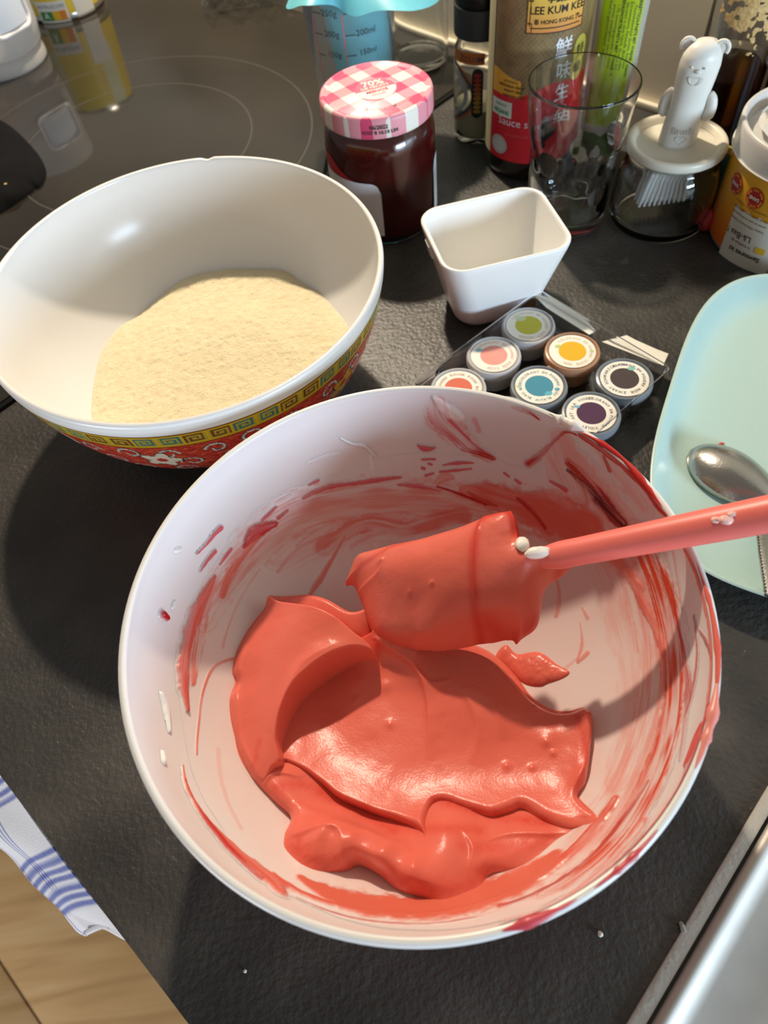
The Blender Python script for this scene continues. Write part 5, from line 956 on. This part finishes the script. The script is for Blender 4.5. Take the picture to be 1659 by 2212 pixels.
def vinegar_bottle():
    d = .655; az = math.radians(29.75); c = np.array([d*math.sin(az), d*math.cos(az)]); R = .0265; t = thing('vinegar_bottle', 'clear bottle of dark liquid with a peeling gold label behind the bear brush', 'bottle', (c[0], c[1], 0)); f = lambda u, v: raycyl(u, v, c, R)
    lathe('glass_body', [(.0, .002), (.020, .001), (.0235, .0), (.0258, .003), (R, .009), (R, .165), (.022, .19), (.013, .21), (.013, .24), (.0115, .24), (.0115, .21), (.020, .188), (.0247, .163), (.0247, .009), (.022, .005), (.0, .0045)], M_glass, t, n=72, sharp=60)
    lathe('dark_liquid', [(.0, .0046), (.0222, .0048), (.0249, .009), (.0249, .066), (.0, .0655)], mat('vinegar', (.020, .004, .003), .1), t, n=56)
    cylpatch('back_label', (0, 0), .0255, f(1570, 100)[0]+1.6, f(1570, 100)[0]+4.4, .072, .15, mat('back_paper', (.60, .50, .38), .6), t, off=0., n=24)
    nu, nz = 150, 190; a0 = f(1545, 60)[0]; T = np.linspace(0, 2.3, nu); Z = np.linspace(.086, .160, nz); TT_, ZZ = np.meshgrid(T, Z, indexing='ij'); n = fbm(TT_*7, ZZ*260, 4, 17); k = n+.42*sstep(.088, .128, ZZ)+.24*sstep(.1, .8, TT_)-.86
    on = k > 0; cell = on[:-1, :-1] & on[1:, 1:]; I, J = np.nonzero(cell); V = cylmap((0, 0), R, .0005)((a0+TT_).ravel(), ZZ.ravel()); V[:, :2] *= (1+.03*fbm(TT_*20, ZZ*700, 3, 8).ravel()*np.clip(k.ravel(), 0, 1))[:, None]
    q = fbm(TT_*22, ZZ*800, 3, 23).ravel()[:, None]; cc = np.array((.50, .30, .09))*(1-q)+np.array((.80, .60, .30))*q
    tag(mesh('torn_gold_label', V, np.stack([I*nz+J, (I+1)*nz+J, (I+1)*nz+J+1, I*nz+J+1], -1), mat('gold_flakes', (1, 1, 1), .6, attr='Col', bump=(500, .8, 3)), t, col=cc), 'peeling gold label remains')
vinegar_bottle()
def amber_bottle():
    d = .665; az = math.radians(34.3); c = np.array([d*math.sin(az), d*math.cos(az)]); R = .024; t = thing('amber_bottle', 'brown bottle with a creased pinkish label at the far right edge', 'bottle', (c[0], c[1], 0))
    lathe('glass_body', [(.0, .002), (.020, .0), (.0225, .003), (R, .010), (R, .16), (.018, .185), (.012, .21), (.0, .21)], mat('amber_glass', (.05, .018, .008), .08, spec=.6), t, n=64)
    cylpatch('creased_label', (0, 0), R, -3.0, -1.6, lambda k: .050+.02*k, lambda k: .105+.02*k, mat('creased_paper', (.34, .21, .16), .5, bump=(120, 1.0, 4)), t, off=.0003, n=24)
amber_bottle()

# ------------------------------------------------------------------ things on the hob
ZH = .0041
def measuring_cup():
    c = np.array([.0325, .664]); t = thing('measuring_cup', 'clear measuring cup with black scale marks behind the jam jar', 'jug', (c[0], c[1], ZH)); r = lambda z: .0318+(.0385-.0318)*(z/.132)
    lathe('cup_body', [(.0, .001), (.028, .001), (.030, .0), (r(0), .002), (r(.06), .06), (r(.132), .130), (r(.132)+.0012, .132), (r(.132)+.0004, .1335), (r(.132)-.0014, .1325), (r(.06)-.0016, .06), (r(0)-.0018, .0045), (.0, .004)], mat('clear_cup', (.93, .95, .96), .08, trans=.94, ior=1.2), t, n=96, sharp=60)
    def onc(u, v): a, z = raycyl(u, v, c, .0365); return a, z-ZH
    M_pr = mat('scale_print', (.04, .04, .045), .5); M_rl = mat('scale_red', (.60, .16, .17), .5)
    def mp(x, z, off=.0004): rr = r(np.asarray(z))+off; return np.c_[rr*np.cos(x), rr*np.sin(x), z]
    items = []
    for txt_, u, v, s in (('200g', 717, 74, .0066), ('200ml', 790, 67, .0066), ('150g', 723, 119, .0062), ('150ml', 796, 110, .0062), ('250g', 711, 28, .0066), ('250ml', 784, 22, .0066)):
        a, z = onc(u, v); V, Fc = txt(txt_, s, .01); items.append((np.c_[a+V[:, 0]/.0365, z+V[:, 1]], Fc))
    VV = np.concatenate([i[0] for i in items]); FF = []; n = 0
    for V, Fc in items: FF += [tuple(i+n for i in f) for f in Fc]; n += len(V)
    mesh('lettering', mp(VV[:, 0], VV[:, 1]), FF, M_pr, t, smooth=False)
    for u, v in ((757, 76), (760, 121), (752, 28), (690, 72), (695, 118), (686, 26)):
        a, z = onc(u, v); q = np.array([a-.11, a+.11, a+.11, a-.11]); mesh('tick_mark', mp(q, np.array([z-.0004, z-.0004, z+.0004, z+.0004])), [(0, 1, 2, 3)], M_pr, t, smooth=False)
    for u0, v0, u1, v1 in ((677, 30, 700, 190), (738, 30, 752, 150)):
        a, z = onc(u0, v0); b, z1 = onc(u1, v1); s = np.linspace(0, 1, 12); pa = a+(b-a)*s; zz = z+(z1-z)*s; zz[-1] = .02; V = np.r_[mp(pa-.013, zz), mp(pa+.013, zz)]; mesh('red_line', V, [(i, i+1, 13+i, 12+i) for i in range(11)], M_rl, t, smooth=False)
    M_bag = mat('piping_bag', (.16, .58, .66), .35, sss=.2, trans=.1)
    bag = thing('piping_bag', 'turquoise piping bag standing in the measuring cup, folded over its rim', 'bag', (c[0], c[1], ZH+.005))
    n = 90; th = np.linspace(0, 2*PI, n, endpoint=False); rings = []
    ctrl = [(.0, .004, 0), (.010, .010, .004), (.020, .020, .006), (.040, .023, .006), (.070, .0245, .005), (.100, .0275, .004), (.128, .0345, .001), (.1345, .0365, 0), (.1355, .0395, 0), (.1335, .0425, 0), (.1300, .047, 0), (.1250, .052, 0)]
    for k, (z, rr, off) in enumerate(ctrl):
        fold = 1+(.10 if k < 7 else .0)*np.sin(th*7+z*60)*.6
        w = max(0, k-8)/3; rad = rr*fold+w*(.006*np.sin(th*5+1)+.003*np.sin(th*11)+.030*np.clip(np.cos(th+.1), 0, 1)**1.5); zz = z-.005+w*(.004*np.sin(th*6+2)-.009*np.clip(np.cos(th+.2), 0, 1)); rings.append(np.c_[off*1.6+rad*np.cos(th), rad*np.sin(th), zz])
    loft('bag_film', rings, M_bag, bag, cap0=True, cap1=False, sharp=80)
measuring_cup()
def storage_jar():
    c = np.array([.1065, .792]); t = thing('glass_jar', 'empty clear glass jar behind the measuring cup by the wall', 'jar', (c[0], c[1], ZH))
    lathe('glass_body', catmull([(.0, .002), (.022, .001), (.0265, .0), (.0290, .003), (.0296, .010), (.0296, .080), (.026, .092), (.024, .096), (.024, .108), (.0225, .108), (.0225, .096), (.0275, .080), (.0275, .012), (.024, .007), (.0, .006)], 4), M_glass, t, n=72, sharp=70)
storage_jar()
def can():
    c = np.array([-.2987, 1.0613]); R = .0474; t = thing('food_can', 'food can with a yellow and white label on the hob corner', 'can', (c[0], c[1], ZH)); f = lambda u, v: raycyl(u, v, c, R)
    M_tin = mat('tin', (.62, .62, .60), .2, metal=1.0); lathe('tin_body', [(.0, .003), (.042, .003), (.0455, .0), (.0474, .0005), (.0482, .0025), (.0474, .0045), (.0468, .006), (.0468, .105), (.0482, .108), (.0465, .111), (.043, .107), (.0, .107)], M_tin, t, n=72)
    p0 = f(108, 30)[0]
    def cc(tt, ss):
        a = (tt-.5)*2*PI*R; C = np.tile(np.array((.80, .60, .07)), (len(tt), 1)); ph = tt*2*PI-PI
        w = (ss > .12) & (((ph-p0)*R % .075) > .040) & (((ph-p0)*R % .075) < .062); C[w] = (.72, .72, .45); return C
    cylpatch('paper_label', (0, 0), R, -PI, PI, .0065, .104, mat('can_label', (1, 1, 1), .35, attr='Col'), t, n=180, nz=12, col=cc)
    a, z = f(112, 30); z -= ZH; M_w = mat('can_white', (.80, .79, .74), .4); pn = cylpatch('score_panel', (0, 0), R, a-.36, a+.42, z-.0095, z+.0125, M_w, t, off=.0006, n=16)
    cylpatch('score_green', (0, 0), R, a-.30, a+.02, z-.0070, z+.0025, mat('score_green', (.05, .26, .08), .5), pn, off=.0009, n=8); cylpatch('score_yellow', (0, 0), R, a+.02, a+.20, z-.0070, z+.0025, mat('score_yellow', (.80, .48, .03), .5), pn, off=.0009, n=6); cylpatch('score_orange', (0, 0), R, a+.20, a+.36, z-.0070, z+.0025, mat('score_orange', (.74, .24, .03), .5), pn, off=.0009, n=6)
    cyltext([('NUTRI-SCORE', .0052, a+.03, z+.0072, 0, .02)], (0, 0), R, mat('score_ink', (.28, .29, .30), .6), pn, off=.0009); cyltext([('A', .0090, a-.14, z-.0022, 0, .02)], (0, 0), R, M_w, pn, off=.0012)
    a2, z2 = f(180, 14); cylpatch('white_panel', (0, 0), R, a2-.22, a2+.3, z2-ZH-.008, z2-ZH+.03, M_w, t, off=.0006, n=10)
can()
def tub():
    c = np.array([-.3544, .9296]); t = thing('plastic_jug', 'cloudy plastic jug at the top left edge on the hob', 'jug', (c[0], c[1], ZH)); M_pp = mat('cloudy_plastic', (.80, .77, .74), .28, trans=.55, ior=1.15, sss=.3)
    lathe('jug_body', catmull([(.0, .004), (.044, .0035), (.0475, .0), (.0490, .0015), (.0486, .008), (.0472, .0125), (.0490, .0170), (.0515, .026), (.0530, .040), (.0535, .090), (.054, .130), (.0525, .130), (.0520, .090), (.0515, .040), (.0500, .026), (.045, .014), (.0, .0125)], 5), M_pp, t, n=96, sharp=70)
    a, z = raycyl(22, 8, c, .0532); q = rrect(.052, .052, .010, 6); V = np.array(q); ring = [(.0536)*np.ones(len(q))]; 
    path = np.c_[(.0538)*np.cos(a-.12+q[:, 0]/.0532), .0538*np.sin(a-.12+q[:, 0]/.0532), z-ZH+.002+q[:, 1]]; tube('handle_frame', np.vstack([path, path[:2]]), .0024, mat('frame_plastic', (.80, .74, .70), .35, sss=.3), t, n=10, cap=False)
    cylpatch('measuring_window', (0, 0), .0534, a-.12-.022/.0532, a-.12+.022/.0532, z-ZH-.020, z-ZH+.024, mat('window_plastic', (.72, .73, .75), .3, sss=.2), t, n=14)
tub()
def black_mound():  # low matte black mound at the hob's left edge
    ol = [Q(u, v, ZH) for u, v in [(-90, 262), (-20, 256), (20, 272), (55, 302), (84, 336), (99, 366), (97, 390), (86, 406), (76, 408), (70, 416), (48, 432), (22, 450), (-8, 464), (-80, 480), (-120, 380)]]
    ct = [(p[0], p[1], .010) for p in ol]+[Q(0, 340, .017), Q(40, 370, .0165), Q(60, 350, .015), Q(20, 420, .014), Q(-50, 360, .018)]
    o = sculpt('black_mound', ol, ct, mat('matte_black', (.008, .008, .009), .9, spec=.08, bump=(900, .6, 2)), None, .0018, .010, lambda x, y: np.full(x.shape, ZH), extra=lambda x, y: .003*(fbm(x*60, y*60, 3, 3)-.45), origin=ol[0][:2]); o.location = (ol[0][0], ol[0][1], 0)
    tag(o, 'black rounded mound lying on the hob at the left edge', 'cloth')
    a = crumple('crumb', Q(30, 432, 0)[:2], .0022, mat('golden_crumb', (.55, .38, .12), .5), 'golden crumb on the black mound', 'crumb', 8); a.location.z = .0135
black_mound()
def cling_film():
    c = Q(545, 2, ZH); r0 = random.Random(8); V = []; N = 14
    for i in range(N):
        for j in range(N): V.append(((i-6.5)*.0092+r0.uniform(-.003, .003), (j-3)*.0075+r0.uniform(-.003, .003), .001+.014*r0.random()*(1 if 0 < i < N-1 and j > 0 else .2)))
    o = mesh('plastic_wrap', V, [(i*N+j, (i+1)*N+j, (i+1)*N+j+1, i*N+j+1) for i in range(N-1) for j in range(N-1)], mat('wrap_film', (.95, .95, .93), .05, trans=1., ior=1.25), smooth=False); o.location = (c[0], c[1], ZH)
    md = o.modifiers.new('thickness', 'SOLIDIFY'); md.thickness = .0003; tag(o, 'crumpled clear plastic wrap lying at the back of the hob', 'plastic wrap')
cling_film()
# crumbs on the worktop
M_cr = mat('pale_crumb', (.72, .70, .62), .6)
crumple('crumb', Q(1296, 2018, 0)[:2], .0013, M_cr, 'round pale crumb on the worktop below the front bowl', 'crumb', 11)
crumple('crumb', Q(1473, 2003, 0)[:2], .0019, mat('grey_crumb', (.30, .30, .25), .6), 'greyish flake on the worktop beside the sink edge', 'crumb', 12, (.7, 1.3, .5))
crumple('crumb', Q(530, 2098, 0)[:2], .0008, M_cr, 'tiny white speck on the worktop at the bottom', 'crumb', 13)
